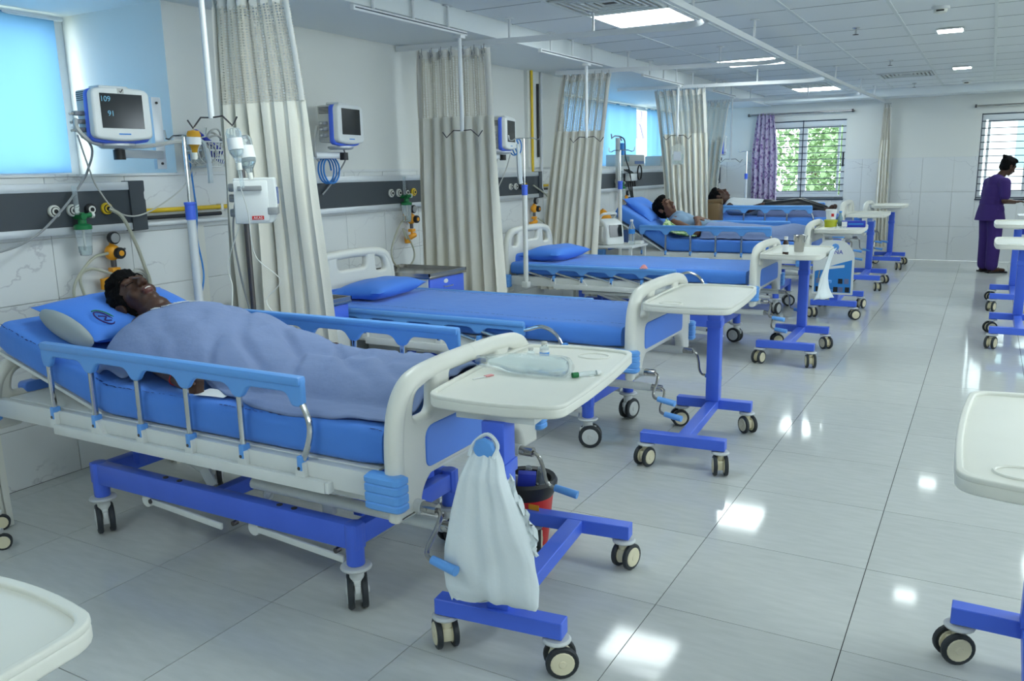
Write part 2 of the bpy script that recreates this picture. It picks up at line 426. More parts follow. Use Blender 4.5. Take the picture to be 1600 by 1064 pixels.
# ceiling
ce = MB(); ce.box(-.95, XR, YB, YE+.2, ZC+.02, ZC+.12); ceo = ST('ceiling', ce, 'ceil_tile')
sf = MB(); sf.box(-.95, .79, YB, YE, ZS, ZC+.02); sf.box(.79, XR, 11.85, YE, 2.43, ZC+.02); sf.box(7.11, XR, YB, 11.85, ZS, ZC+.02)
P('soffit', sf, 'soffit', ceo, smooth=None)
GX = [.79]+[1.385+.635*i for i in range(10)]; GY = [3.8+.635*k for k in range(-13, 13)]+[11.85]
lights = {(1, 8), (1, 13), (1, 18), (1, 24), (6, 8), (6, 13), (6, 18), (6, 24), (1, 3), (6, 3)}   # the floor mirrors a panel of the second row at x = 4.56
vents = {(1, 12), (1, 23), (3, 22)}
for i in range(len(GX)-1):
    for j in range(len(GY)-1):
        if (i, j) in lights or GY[j] < 1.0: continue
        w_, d_ = GX[i+1]-GX[i], GY[j+1]-GY[j]
        me = cached(('ct', round(w_, 3), round(d_, 3)), lambda: MB().box(-w_/2+.011, w_/2-.011, -d_/2+.006, d_/2-.006, 0, .018).mesh())
        if (i, j) in vents: continue
        P('ceiling_tile', me, 'ceil_tile', ceo, ((GX[i]+GX[i+1])/2, (GY[j]+GY[j+1])/2, ZC))
P('ceiling_backing', MB().box(.79, 7.11, YB, GY[9], ZC, ZC+.019), 'ceil_tile', ceo)
for x in GX[1:-1]: P('ceiling_grid_bar', MB().box(x-.012, x+.012, GY[0], 11.85, ZC-.006, ZC+.018), 'ceil_bar', ceo)
for y in GY[1:-1]: P('ceiling_grid_bar', MB().box(.79, 7.11, y-.006, y+.006, ZC-.001, ZC+.017), 'ceil_joint', ceo)
NL = {(1, 18): 'square white panel light above the gap between the third and fourth beds', (1, 13): 'square white panel light above the second empty bed, next to a louvred vent', (1, 24): 'square white panel light nearest the barred window'}
for (i, j) in sorted(lights):
    xa, xb, ya, yb = GX[i], GX[i+1], GY[j], GY[j+1]
    off = '' if (i, j) in NL else '_offscreen'
    t = T('ceiling_panel_light'+off, NL.get((i, j), 'square white panel light out of view, '+{(1, 3): 'in the bed row by the rear wall', (1, 8): 'above the sleeping patient', (6, 3): 'across the aisle by the rear wall', (6, 8): 'across the aisle, second from the rear wall', (6, 13): 'across the aisle, third from the rear wall', (6, 18): 'across the aisle, second from the end wall', (6, 24): 'across the aisle beside the end wall'}.get((i, j), '')), 'ceiling light', ((xa+xb)/2, (ya+yb)/2, ZC), group='square panel lights in the ceiling grid')
    h = (xb-xa)/2
    fr = MB(); fr.box(-h+.012, -h+.03, -h+.03, h-.03, -.008, .018); fr.box(h-.03, h-.012, -h+.03, h-.03, -.008, .018); fr.box(-h+.012, h-.012, -h+.012, -h+.03, -.008, .018); fr.box(-h+.012, h-.012, h-.03, h-.012, -.008, .018)
    P('frame', fr, 'white_track', t); P('diffuser'+off, MB().box(-h+.03, h-.03, -h+.03, h-.03, -.004, .016), 'light_panel', t)
VL = {(1, 12): 'square louvred air vent beside the largest panel light', (1, 23): 'louvred air vent next to the panel light by the barred window', (3, 22): 'long dark slotted air vent in the middle of the ceiling'}
for (i, j) in sorted(vents):
    xa, xb, ya, yb = GX[i], GX[i+1], GY[j], GY[j+1]; h = (xb-xa)/2-.012
    t = T('air_vent', VL[(i, j)], 'air vent', ((xa+xb)/2, (ya+yb)/2, ZC))
    P('backing', MB().box(-h, h, -h, h, .010, .018), 'iron', t)
    for q in range(6):
        s = h-.01-q*.045; fr = MB()
        for (a, b, c, d) in ((-s, s, -s, -s+.018), (-s, s, s-.018, s), (-s, -s+.018, -s+.018, s-.018), (s-.018, s, -s+.018, s-.018)): fr.box(a, b, c, d, -.012+q*.002, .006)
        P('slat', fr, 'ceil_bar', t)
for k, (x, y) in enumerate(((3.60, 6.14), (3.60, 9.35), (3.6, 2.9))):
    off = '_offscreen' if k == 2 else ''
    t = T('downlight'+off, ['small bright square downlight beside the round smoke detector', 'small bright square downlight further along the aisle, before the end wall', 'small square downlight out of view above the aisle'][k], 'ceiling light', (x, y, ZC))
    P('rim', MB().box(-.10, .10, -.10, .10, -.016, -.006), 'white_track', t); P('diffuser'+off, MB().box(-.09, .09, -.09, .09, -.020, -.015), 'light_panel', t)
for k, (x, y) in enumerate(((3.585, 4.97), (3.60, 11.3))):
    t = T('smoke_detector', ['round white smoke detector with dark slot in the ceiling', 'far round smoke detector close to the end wall beam'][k], 'smoke detector', (x, y, ZC))
    P('base', MB().lathe([(.06, -.001), (.06, -.018), (.05, -.02)], 20), 'white_track', t); P('sensor_head', MB().lathe([(.046, -.02), (.042, -.04), (.03, -.046)], 20), 'cream', t)
    P('slot', MB().box(-.025, .025, -.047, -.043, -.036, -.026), 'black', t)
for k, (x, y) in enumerate(((2.95, 5.58), (2.96, 8.12), (2.97, 11.2))):
    t = T('sprinkler', ['fire sprinkler head hanging from the ceiling, closest to the smoke detector', 'fire sprinkler head hanging midway along the ceiling', 'fire sprinkler head hanging beside the end beam'][k], 'sprinkler', (x, y, ZC))
    P('rose', MB().lathe([(.03, -.001), (.028, -.008), (.012, -.012)], 14), 'chrome', t); P('stem', MB().cyl((0, 0, -.01), (0, 0, -.05), .007), 'chrome', t); P('deflector', MB().lathe([(.022, -.052), (.024, -.056)], 12), 'iron', t)
# windows -------------------------------------------------------------------
def end_window(name, Wn, mull):
    a, b, c, d = Wn
    fr = MB(); e = .055
    fr.box(a, b, YE+.03, YE+.10, c, c+e); fr.box(a, b, YE+.03, YE+.10, d-e*1.6, d); fr.box(a, a+e, YE+.03, YE+.10, c+e, d-e*1.6); fr.box(b-e, b, YE+.03, YE+.10, c+e, d-e*1.6)
    for x in mull: fr.box(x-.05, x+.05, YE+.035, YE+.09, c+e, d-e*1.6)
    o = ST(name, fr, 'upvc')
    P('sill_board', MB().box(a-.01, b+.01, YE-.02, YE+.03, c-.02, c), 'grille', o)
    xs = [a+e]+list(mull)+[b-e]
    for p, q in zip(xs, xs[1:]):
        s = MB(); g = .035; p += .03; q -= .03
        s.box(p, q, YE+.05, YE+.08, c+e, c+e+g*2); s.box(p, q, YE+.05, YE+.08, d-e*1.6-g, d-e*1.6); s.box(p, p+g, YE+.05, YE+.08, c+e+g*2, d-e*1.6-g); s.box(q-g, q, YE+.05, YE+.08, c+e+g*2, d-e*1.6-g)
        so = P('sash', s, 'upvc', o); P('pane', MB().box(p+g, q-g, YE+.062, YE+.068, c+e+g*2, d-e*1.6-g), 'glass', so)
    n = 12
    for k in range(n+1): P('grille_bar', MB().cyl((a, YE+.015, c+.02+(d-c-.03)*k/n), (b, YE+.015, c+.02+(d-c-.03)*k/n), .0065, n=6), 'grille', o)
    for x in [a+.004]+list(mull): P('grille_upright', MB().box(x-.007, x+.007, YE+.006, YE+.012, c, d), 'grille', o)
    P('latch', MB().box(b-.04, b-.018, YE+.02, YE+.035, c+.5, c+.72), 'black', o)
    return o
end_window('window_1', W1, [1.31]); end_window('window_2', W2, [4.45])
def bay_window(name, y0, y1, mull):
    e = .05; fr = MB(); x0, x1 = BAY-.05, BAY+.02
    fr.box(x0, x1, y0, y1, SILL, SILL+e); fr.box(x0, x1, y0, y1, ZS-e, ZS); fr.box(x0, x1, y0, y0+e, SILL+e, ZS-e); fr.box(x0, x1, y1-e, y1, SILL+e, ZS-e)
    for y in mull: fr.box(x0, x1, y-.03, y+.03, SILL+e, ZS-e)
    o = ST(name, fr, 'upvc'); ys = [y0+e]+mull+[y1-e]
    for p, q in zip(ys, ys[1:]): P('pane', MB().box(BAY-.02, BAY-.014, p, q, SILL+e, ZS-e), 'glass', o)
    return o
bay_window('window_3', YB, B1, [-3.1, -1.6, -.1]); bay_window('window_4', B2, YE, [7.8, 9.2, 11.45])
def rear_band(name, boxes, axis):
    fr = MB()
    for (a, b) in boxes:
        for (p, q, c, d) in ((a, b, 1.0 if axis == 'y' else 1.5, (1.0 if axis == 'y' else 1.5)+.06), (a, b, 2.34, 2.4), (a, a+.06, 1.05, 2.4), (b-.06, b, 1.05, 2.4), ((a+b)/2-.04, (a+b)/2+.04, 1.05, 2.4)):
            if axis == 'y': fr.box(p, q, YB-.14, YB-.08, c, d)
            else: fr.box(XR+.06, XR+.12, p, q, max(c, 1.5), d)
    return ST(name, fr, 'upvc')
rear_band('window_5', [(-3.6, -.6), (-.3, 3.6), (4.2, 8.2)], 'x')
# pilaster carrying the gas pipes
ST('trim_1', MB().box(0, .04, 5.42, 5.95, SILL+.004, ZS), 'paint')
ST('trim_2', MB().box(0, .035, 1.36, 1.44, 0, 1.2), 'cream')
# ------------------------------------------------------------------ outside
gd = P('ground', MB().box(-60, 60, -40, 90, -4.2, -4.0), 'ground'); gd['kind'] = 'structure'
def tree(label, x, y, z0, r, h, n, seed):
    random.seed(seed); t = T('tree', label, 'tree', (x, y, -4.0))
    P('trunk', MB().tube([(0, 0, 0), (.1, 0, z0*.5+2), (0, .1, z0+4)], [.22, .16, .08], 8), 'bark', t)
    lf = MB()
    for _ in range(n):
        a, b = random.uniform(0, 2*PI), random.uniform(-1, 1); rr = random.random()**.4
        c = Vector((math.cos(a)*math.sqrt(1-b*b)*r*rr, math.sin(a)*math.sqrt(1-b*b)*r*rr, z0+4+b*h*rr))
        s = random.uniform(.05, .12); q = Matrix.Rotation(random.uniform(0, 6.3), 4, Vector((random.random()-.5, random.random()-.5, random.random()-.5)).normalized())
        lf._add([(-s, 0, 0), (0, -s*.5, 0), (s, 0, 0), (0, s*.5, 0)], [(0, 1, 2, 3)], TR(*c) @ q)
    o = P('foliage', lf.mesh(smooth=None), 'tree_leaf', t); o['kind'] = 'stuff'
    return t
tree('loose leafy tree outside the barred window with the floral curtain', 1.5, 17.2, 1.0, 1.5, 1.9, 4200, 3)
tree('tall pale tree seen through the left pane of the barred window', .0, 21.0, 1.9, 2.2, 2.4, 5000, 4)
tree('low shrub outside the window behind the person in purple', 5.6, 17.5, -.2, 1.4, 1.1, 3500, 5)
random.seed(11)
b = T('building', 'pale building with a dark window seen through the right barred window', 'building', (7.2, 27, -4))
P('wall', MB().box(-4.5, 6, 0, 5, 0, 11), 'building', b)
for k, (x, z) in enumerate(((-2.0, 6.0), (.8, 6.0), (-2.0, 9), (.8, 9))):
    f_ = P('window', MB().box(x-.75, x+.75, -.06, .02, z-.85, z+.85), 'upvc', b); P('pane', MB().box(x-.65, x+.65, -.07, -.05, z-.75, z+.75), 'far_window', f_)
P('ledge', MB().box(-4.6, 6.1, -.25, 0, 4.55, 4.75), 'building', b)
sg = T('sign_board', 'pale outdoor sign with one large purple letter beyond the blue curtains', 'sign', (-3.2, 16.9, 0), 0)
P('board', MB().box(-.05, 0, -2.2, 2.2, 1.1, 3.9), 'building', sg); P('post', MB().box(-.2, -.05, -.1, .1, -4, 1.2), 'grey', sg)
P('lettering', text_mesh('R', 1.1, TR(.012, 0, 2.48) @ FACE_X, .006), 'purple_sign', sg)
# ================================================================== BEDS
OX = 1.40     # bed origin along x
def caster_bed(parent, x, y, ang):
    def fork():
        m = MB(); m.cyl((0, 0, .105), (0, 0, .148), .026, n=14); m.box(-.03, .045, -.012, .012, .045, .115); m.cyl((0, -.016, .063), (0, .016, .063), .02, n=10)
        m.box(-.045, -.02, -.010, .010, .075, .105); return m.mesh(bevel=.004)
    def tyre():
        return MB().lathe([(.045, -.011), (.058, -.011), (.0625, -.006), (.0625, .006), (.058, .011), (.045, .011)], 24, R3('X', PI/2)).mesh()
    def hub():
        return MB().lathe([(.001, -.0165), (.012, -.0165), (.014, -.013), (.042, -.013), (.0465, -.009), (.0465, .009), (.042, .013), (.014, .013), (.012, .0165), (.001, .0165)], 20, R3('X', PI/2)).mesh()
    c = P('caster', cached('bc_fork', fork), 'white_metal', parent, (x, y, 0), (0, 0, ang))
    for s in (-1, 1):
        P('tyre', cached('bc_tyre', tyre), 'rubber', c, (.012, s*.024, .0625)); P('hub', cached('bc_hub', hub), 'hub_grey', c, (.012, s*.024, .0625))
    P('guard_disc', cached('bc_disc', lambda: MB().lathe([(.02, .150), (.052, .152), (.055, .157), (.05, .163), (.02, .166)], 22).mesh()), 'hub_grey', c)
def board_loops(h):      # outline in (y,z); h raises the top for a headboard
    half = smooth_path([(-.452, .60, 0), (-.448, .68+h, 0), (-.430, .775+h, 0), (-.388, .845+h, 0), (-.320, .880+h, 0), (-.19, .893+h, 0), (0, .897+h, 0)], 4)
    pts = [(-.45, .43, .012)]+[(p.x, p.y, 0) for p in half]+[(-p.x, p.y, 0) for p in reversed(half[:-1])]+[(.45, .43, .012),
           (.325, .43, .012), (.315, .50, .05), (.26, .545, .05), (-.26, .545, .05), (-.315, .50, .05), (-.325, .43, .012)]
    hole1 = [(-.355, .735+h, .03), (-.245, .735+h, .03), (-.235, .842+h, .02), (-.335, .815+h, .03)]
    mid = [(-.135, .772+h, .03), (.135, .772+h, .03), (.15, .848+h, .03), (-.15, .848+h, .03)]
    return [rpoly(pts), rpoly(hole1), rpoly([(-x, z, r) for x, z, r in reversed(hole1)]), rpoly(mid)]
def bed_board(parent, name, x, h, lift, ph=0.0):
    me = cached(('board', h), lambda: plate(board_loops(h), .05, .018, FACE_X))
    o = P(name, me, 'cream', parent, (x, 0, lift))
    P('inset_panel', cached(('inset', h), lambda: plate([rpoly([(-.30, .565, .03), (.30, .565, .03), (.30, .70+h*.6, .05), (-.30, .70+h*.6, .05)])], .058, .004, FACE_X)), 'panel_blue', o)
    for s in (-1, 1): P('edge_roll', cached(('roll', h, s), lambda: MB().tube([(0, p.x*s, p.y) for p in smooth_path([(.428, .58, 0), (.424, .69+h, 0), (.405, .775+h, 0), (.365, .832+h, 0), (.31, .857+h, 0), (.19, .869+h, 0), (0, .873+h, 0)], 4)], .030, 12).mesh()), 'cream', o)
    return o
def scallop(lugs, x0, x1, z0, zt, lug):     # top bar of a side rail with hanging lugs
    pts = [(x0, zt, .02), (x1, zt, .02)]
    for i, lx in enumerate(reversed(lugs)):
        if i == 0: pts += [(x1, lug+.01, .01), (lx+.012, lug, .01), (lx-.018, lug, .012), (lx-.04, z0, .02)]
        elif i == len(lugs)-1: pts += [(lx+.04, z0, .02), (lx+.018, lug, .012), (lx-.018, lug, .012), (x0, z0-.01, .01)]
        else: pts += [(lx+.05, z0, .035), (lx+.017, lug, .016), (lx-.017, lug, .016), (lx-.05, z0, .035)]
    return [rpoly(pts, 6)]
LUGS = [.835, 1.095, 1.36, 1.62, 1.88, 2.14]
def side_rail(parent, side, up, lift):
    y = side*.447
    L = [x-OX for x in LUGS]
    if up:
        me = cached('rail_up', lambda: plate(scallop(L, L[0]-.03, L[-1]+.03, .802, .855, .758), .022, .006, XY_FACE_Y))
        o = P('side_rail', me, 'rail_blue', parent, (0, y, lift))
        P('rail_cap', cached('rail_cap', lambda: MB().box(L[0]-.026, L[-1]+.026, -.019, .019, .826, .857).mesh(bevel=.010)), 'rail_blue', o)
    else:
        dx = -.262
        me = cached('rail_dn', lambda: plate(scallop([x+dx for x in L], L[0]-.03+dx, L[-1]+.03+dx, .640, .688, .606), .022, .006, XY_FACE_Y))
        o = P('side_rail', me, 'rail_blue', parent, (0, y, lift))
        P('rail_cap', cached('rail_capd', lambda: MB().box(L[0]-.026+dx, L[-1]+.026+dx, -.019, .019, .662, .690).mesh(bevel=.010)), 'rail_blue', o)
    for i, x in enumerate(L):
        if up:
            pts = [(x, 0, .556), (x, 0, .79)] if i < 5 else smooth_path([(x-.01, 0, .556), (x+.03, 0, .63), (x+.045, 0, .70), (x+.02, 0, .765), (x-.005, 0, .80)], 4)
        else:
            pts = [(x, 0, .562), (x-.262, 0, .625)] if i < 5 else smooth_path([(x, 0, .562), (x-.05, 0, .64), (x-.13, 0, .672), (x-.20, 0, .655), (x-.262, 0, .64)], 4)
        P('rail_post', cached(('rp', up, i), lambda: MB().tube(pts, .0105, 10).mesh()), 'chrome', o)
        hg = cached(('hinge', i == 1), lambda: (plate([rpoly([(-.02, .515, .004), (.06 if i == 1 else .02, .515, .004), (.018, .578, .012), (-.018, .578, .012)])], .030, .002, XY_FACE_Y)))
        hi = P('rail_hinge', hg, 'white_metal', o, (x, 0, 0))
        P('hinge_pin', cached('hpin', lambda: MB().cyl((0, -.018, .556), (0, .018, .556), .006, n=8).mesh()), 'iron', hi)
        P('hinge_block', cached('hblk', lambda: MB().box(-.011, .011, -.0165, .0165, .548, .596).mesh(bevel=.003)), 'rail_blue', hi, (.003, 0, 0))
    return o
def mattress_mesh(back, hx=1.10, knee=None):
    # path of the deck line (x,z), headwards
    Lb = hx-.42; a = math.radians(back)
    path = []
    for k in range(14): path.append((2.435-(2.435-hx-.06)*k/13, .588))
    for k in range(1, 6): t = a*k/6; path.append((hx+.06-.10*k/6, .588+.02*(k/6)**2*math.tan(a)*2))
    hxp, hzp = path[-1]
    for k in range(1, 11): path.append((hxp-math.cos(a)*Lb*k/10, hzp+math.sin(a)*Lb*k/10))
    N = len(path); th = .125 if back else .105; hw = .418
    sec = rpoly([(-hw, 0, .03), (hw, 0, .03), (hw, th, .045), (-hw, th, .045)], 4)
    m = MB(); rows = []
    for i, (x, z) in enumerate(path):
        p0 = path[max(0, i-1)]; p1 = path[min(N-1, i+1)]; dx, dz = p1[0]-p0[0], p1[1]-p0[1]; L = math.hypot(dx, dz); nx, nz = dz/L, -dx/L
        if nz < 0: nx, nz = -nx, -nz
        e = 1.0
        if i == 0 or i == N-1: e = .93
        row = []
        for (y, h) in sec:
            hh = th/2+(h-th/2)*e; yy = y*(.975 if e < 1 else 1)
            wob = .004*noise.noise(Vector((x*5, yy*6, h*9)))
            row.append(m.bm.verts.new((x+nx*hh-OX, yy*(1+wob*.6), z+nz*hh+(wob if h > th*.6 else 0))))
        rows.append(row)
    n = len(sec)
    for i in range(N-1):
        for k in range(n): m.bm.faces.new((rows[i][k], rows[i][(k+1) % n], rows[i+1][(k+1) % n], rows[i+1][k]))
    m.bm.faces.new(rows[0]); m.bm.faces.new(list(reversed(rows[-1])))
    return m.mesh(smooth=60), path
def edge_drop(y):
    return max(0, abs(y)-.373)**2/.075
def stitch(path, y, seed):       # printed dark thread line along the sheet
    random.seed(seed); m = MB(); th = .1275 if path[-1][1] > .62 else .1075
    pts = [(Vector((x, 0, z))) for x, z in path]
    tot = 0; t = 0
    segs = list(zip(pts, pts[1:]))
    for a, b_ in segs:
        L = (b_-a).length; d = (b_-a)/L; nrm = Vector((-d.z, 0, d.x)); nrm = nrm if nrm.z > 0 else -nrm
        s = 0
        while s < L-.004:
            ln = random.uniform(.008, .022)
            if random.random() < .82:
                c = a+d*s+nrm*(th+.001-edge_drop(y)); dy = random.uniform(-.005, .005)+.008*math.sin((tot+s)*9)
                c2 = a+d*min(L, s+ln)+nrm*(th+.001-edge_drop(y)); w_ = random.uniform(.0014, .0034)
                m._add([(c.x-OX, y+dy-w_, c.z), (c2.x-OX, y+dy-w_, c2.z), (c2.x-OX, y+dy+w_, c2.z), (c.x-OX, y+dy+w_, c.z)], [(0, 1, 2, 3)])
            s += ln+random.uniform(.002, .008)
        tot += L
    return m.mesh(smooth=None)
def bed(label, yc, lift=0, back=0, rails=(True, True), group='hospital beds along the wall', cranks=((-.36, .465, .9), (-.255, .36, .9), (.26, .455, -.35)), seed=0, sheet='sheet', hx=1.10, rot=0, hb=.09):
    b = T('hospital_bed', label, 'hospital bed', (OX, yc, 0), rot, group)
    bx = lambda x: x-OX
    # blue base
    def base():
        m = MB()
        for s in (-1, 1): m.box(bx(.80), bx(2.23), s*.29-.025, s*.29+.025, .225, .315)
        for x in (.83, 2.20): m.box(bx(x-.025), bx(x+.025), -.265, .265, .235, .305)
        m.box(bx(1.45), bx(1.50), -.265, .265, .235, .29)
        for x in (.83, 2.20):
            for s in (-1, 1): m.cyl((bx(x), s*.29, .165), (bx(x), s*.29, .316), .032, n=14)
        return m.mesh(bevel=.005)
    P('base_frame', cached('bed_base', base), 'frame_blue', b)
    for x in (1.25, 1.33, 1.86, 1.93):
        for s in (-1, 1): P('bolt', cached('bolt_up', lambda: MB().cyl((0, 0, .313), (0, 0, .3185), .011, n=8).mesh()), 'iron', b, (bx(x), s*.29, 0))
    for x in (1.15, 1.62, 2.12):
        for s in (-1, 1): P('bolt', cached('bolt_side', lambda: MB().cyl((0, -.011, .20), (0, .011, .20), .010, n=8).mesh()), 'iron', b, (bx(x), s*.29, 0))
    for x in (1.12, 1.72):
        for s in (-1, 1):
            P('roller', cached('bed_roller', lambda: MB().lathe([(.012, -.02), (.028, -.018), (.030, 0), (.028, .018), (.012, .02)], 14, R3('X', PI/2)).mesh()), 'white_metal', b, (bx(x), s*.275, .198))
            P('link_bar', cached('bed_link', lambda: MB().box(.02, .43, -.006, .006, -.013, .013).mesh(bevel=.004)), 'white_metal', b, (bx(x), s*.29, .20), (0, .07, 0))
    for x in (.98, 2.16):
        for s in (-1, 1): P('lift_post', cached(('lp', lift), lambda: MB().box(-.02, .02, -.02, .02, .305, .515+lift).mesh(bevel=.003)), 'frame_blue', b, (bx(x), s*.20, 0))
    for s in (-1, 1):
        P('lift_arm', cached(('la', lift), lambda: MB().tube([(bx(1.08), 0, .47+lift), (bx(1.42), 0, .36), (bx(1.46), 0, .30)], .024, 4).mesh(smooth=None)), 'white_metal', b, (0, s*.24, 0))
        P('lift_arm', cached(('lb', lift), lambda: MB().box(bx(2.02), bx(2.07), -.012, .012, .30, .49+lift).mesh(bevel=.003)), 'white_metal', b, (0, s*.235, 0))
        P('lift_arm', cached(('lc', lift), lambda: MB().tube([(bx(1.75), 0, .31), (bx(1.80), 0, .40+lift), (bx(1.77), 0, .49+lift)], .018, 6).mesh()), 'white_metal', b, (0, s*.24, 0))
    random.seed(seed+5)
    for x in (.83, 2.20):
        for s in (-1, 1): caster_bed(b, bx(x), s*.29, [1.75, 1.3, 2.9, .4][(seed+int(x)+(s > 0)*2) % 4] if seed else {(0, -1): 2.62, (0, 1): 2.4, (2, -1): 2.32, (2, 1): 1.2}[(int(x), s)])
    # upper frame
    def upper():
        m = MB()
        for s in (-1, 1):
            m.box(bx(.42), bx(2.47), s*.425-.018, s*.425+.018, .50, .578)
            m.box(bx(.84), bx(2.245), s*.455-.012, s*.455+.012, .488, .528)
        for x in (.44, .95, 1.45, 1.95, 2.44): m.box(bx(x-.02), bx(x+.02), -.41, .41, .505, .555)
        m.box(bx(.46), bx(2.42), -.41, .41, .572, .582)
        m.box(bx(2.245), bx(2.262), -.467, -.44, .49, .528)
        return m.mesh(bevel=.004)
    P('deck_frame', cached('bed_upper', upper), 'white_metal', b, (0, 0, lift))
    if back:
        a = math.radians(back)
        P('back_section', MB().box(-.68, 0, -.40, .40, -.014, 0, TR(bx(hx-.04), 0, .588+lift) @ R3('Y', a)), 'white_metal', b)
        P('back_strut', MB().cyl((bx(hx-.5), 0, .58+lift+.5*math.tan(a)), (bx(1.3), 0, .46+lift), .015), 'white_metal', b)
    bed_board(b, 'footboard', bx(2.495), 0, lift); bed_board(b, 'headboard', bx(.36), hb, lift)
    for x in (2.487, .36):
        for s in (-1, 1):
            P('corner_bumper', cached('bumper', lambda: bumper()), 'rail_blue', b, (bx(x), s*.455, lift))
    side_rail(b, -1, rails[0], lift); side_rail(b, 1, rails[1], lift)
    for k, (y, z, sw) in enumerate(cranks):
        P('crank_tube', cached('ctube', lambda: MB().cyl((bx(1.7), 0, 0), (bx(2.545), 0, 0), .021, n=14).mesh()), 'white_metal', b, (0, y, z+lift*.8))
        cr = P('crank', cached(('crank', sw), lambda: crank_mesh(sw)), 'steel', b, (bx(2.545), y, z+lift*.8))
        P('crank_grip', cached(('cgrip', sw), lambda: crank_grip(sw)), 'rail_blue', cr)
    P('under_shaft', cached('ushaft', lambda: MB().cyl((bx(1.05), -.33, .455), (bx(2.36), -.33, .455), .016, n=10).mesh()), 'white_metal', b, (0, 0, lift))
    me, path = cached(('mat', back, hx), lambda: mattress_mesh(back, hx))
    mt = P('mattress', me, sheet, b, (0, 0, lift))
    for k, y in enumerate((-.402 if back else -.33, .31)): P('printed_line', cached(('st', back, hx, k), lambda: stitch(path, y, 3+k)), 'thread', mt)['kind'] = 'stuff'
    return b
def bumper():
    pr = []
    for z, g in ((.478, .010), (.486, 0), (.500, 0), (.505, .004), (.510, 0), (.530, 0), (.535, .004), (.540, 0), (.558, 0), (.563, .004), (.568, 0), (.582, 0), (.590, .010)): pr.append((z, g))
    m = MB(); base = rpoly([(-.075, -.028, .02), (.06, -.028, .022), (.06, .03, .01), (-.075, .03, .01)], 4); rows = []
    for z, g in pr: rows.append([m.bm.verts.new((x*(1-g*8*.1)+(-g if x > 0 else g)*.6, y+(g if y < 0 else -g), z)) for x, y in base])
    n = len(base)
    for a, b_ in zip(rows, rows[1:]):
        for k in range(n): m.bm.faces.new((a[k], a[(k+1) % n], b_[(k+1) % n], b_[k]))
    m.bm.faces.new(list(reversed(rows[0]))); m.bm.faces.new(rows[-1])
    return m.mesh(smooth=25)
def crank_dirs(sw):
    d = Vector((0, -math.sin(sw), -math.cos(sw)))
    return d
def crank_mesh(sw):
    d = crank_dirs(sw); m = MB(); m.cyl((-.005, 0, 0), (.055, 0, 0), .018, n=12); m.cyl((.02, -.02, 0), (.02, .02, 0), .006, n=8)
    p = [Vector((.055, 0, 0)), Vector((.075, 0, 0))+d*.02, Vector((.082, 0, 0))+d*.07, Vector((.082, 0, 0))+d*.12, Vector((.095, 0, 0))+d*.15, Vector((.125, 0, 0))+d*.158]
    m.tube(smooth_path(p, 4), .0075, 8); return m.mesh()
def crank_grip(sw):
    d = crank_dirs(sw); a = Vector((.115, 0, 0))+d*.156; e = Vector((.205, .0, 0))+d*.172
    m = MB(); m.cyl(a, e, .0135, .0155, n=12); return m.mesh()
bed1 = bed('hospital bed with raised backrest, patient under lilac blanket, by the hanging white bag', .40, 0, 16, (True, True), rot=0, seed=0, hb=-.15)
bed2 = bed('empty made-up hospital bed with lowered rails, between two steel-topped lockers', 2.32, 0, 0, (False, False), seed=1)
bed3 = bed('empty made-up hospital bed with a white drip pole fixed to its side', 4.80, 0, 0, (False, False), seed=2)
bed4 = bed('hospital bed with steeply raised back and a bare-armed patient', 6.88, .03, 31, (True, True), seed=3)
bed5 = bed('raised hospital bed holding a patient in dark clothes, before the barred window', 9.01, .14, 10, (True, True), seed=4)
bed6 = bed('last hospital bed, mostly hidden, against the tiled end wall', 11.15, .05, 0, (False, False), seed=5)
# pillows
def pillow_mesh(w_, d_, h_, seed, dent=None):
    def fn(u, v):
        a, b_ = u*2-1, v*2-1
        return a, b_
    m = MB(); n = 22
    for sgn in (1, -1):
        vs = []
        for i in range(n+1):
            row = []
            for j in range(n+1):
                a, b_ = 2*i/n-1, 2*j/n-1
                e = max(0, (1-abs(a)**2.6)*(1-abs(b_)**2.6))**.55
                cx = a*w_/2*(1-.06*(1-abs(b_)**2)*0-.07*(1-b_*b_)*abs(a)**4); cy = b_*d_/2*(1-.08*(1-a*a)*abs(b_)**4)
                z = sgn*h_/2*e*(1+.18*noise.noise(Vector((a*2+seed, b_*2, sgn))))
                if dent and sgn > 0: z -= dent[2]*math.exp(-((a-dent[0])**2+(b_-dent[1])**2)/.18)
                row.append(m.bm.verts.new((cx, cy, z)))
            vs.append(row)
        for i in range(n):
            for j in range(n): m.bm.faces.new((vs[i][j], vs[i+1][j], vs[i+1][j+1], vs[i][j+1]))
    bmesh.ops.remove_doubles(m.bm, verts=m.bm.verts[:], dist=1e-4)
    return m.mesh(smooth=75)
def pillow(label, loc, rot, w_=.36, d_=.62, h_=.12, seed=1, dent=None, m='pillow'):
    t = T('pillow', label, 'pillow', loc, rot=rot)
    P('pillowcase', pillow_mesh(w_, d_, h_, seed, dent), m, t)
    return t
p1 = pillow('blue pillow with open grey end under the sleeping patient, front bed', (.71, .415, .893), (0, math.radians(19), math.radians(3)), .38, .66, .125, 1, (.1, .05, .022))
def core():
    m = MB(); m.ell((.03, -.325, -.002), (.165, .03, .052), 18); return m
P('cushion_core', core(), 'grey_fabric', p1, label='grey cushion showing at the open end')
lm = MB(); lm.tube([(.045*math.cos(t/16*2*PI), .03*math.sin(t/16*2*PI)*1.0, 0) for t in range(17)], .003, 5)
emb = P('embroidered_emblem', lm, 'purple', p1, (.10, -.21, .052), (0, .25, .4)); P('emblem_arc', MB().tube([(.055*math.cos(t), .045*math.sin(t), 0) for t in [1.2+.25*k for k in range(9)]], .003, 5), 'green', emb)
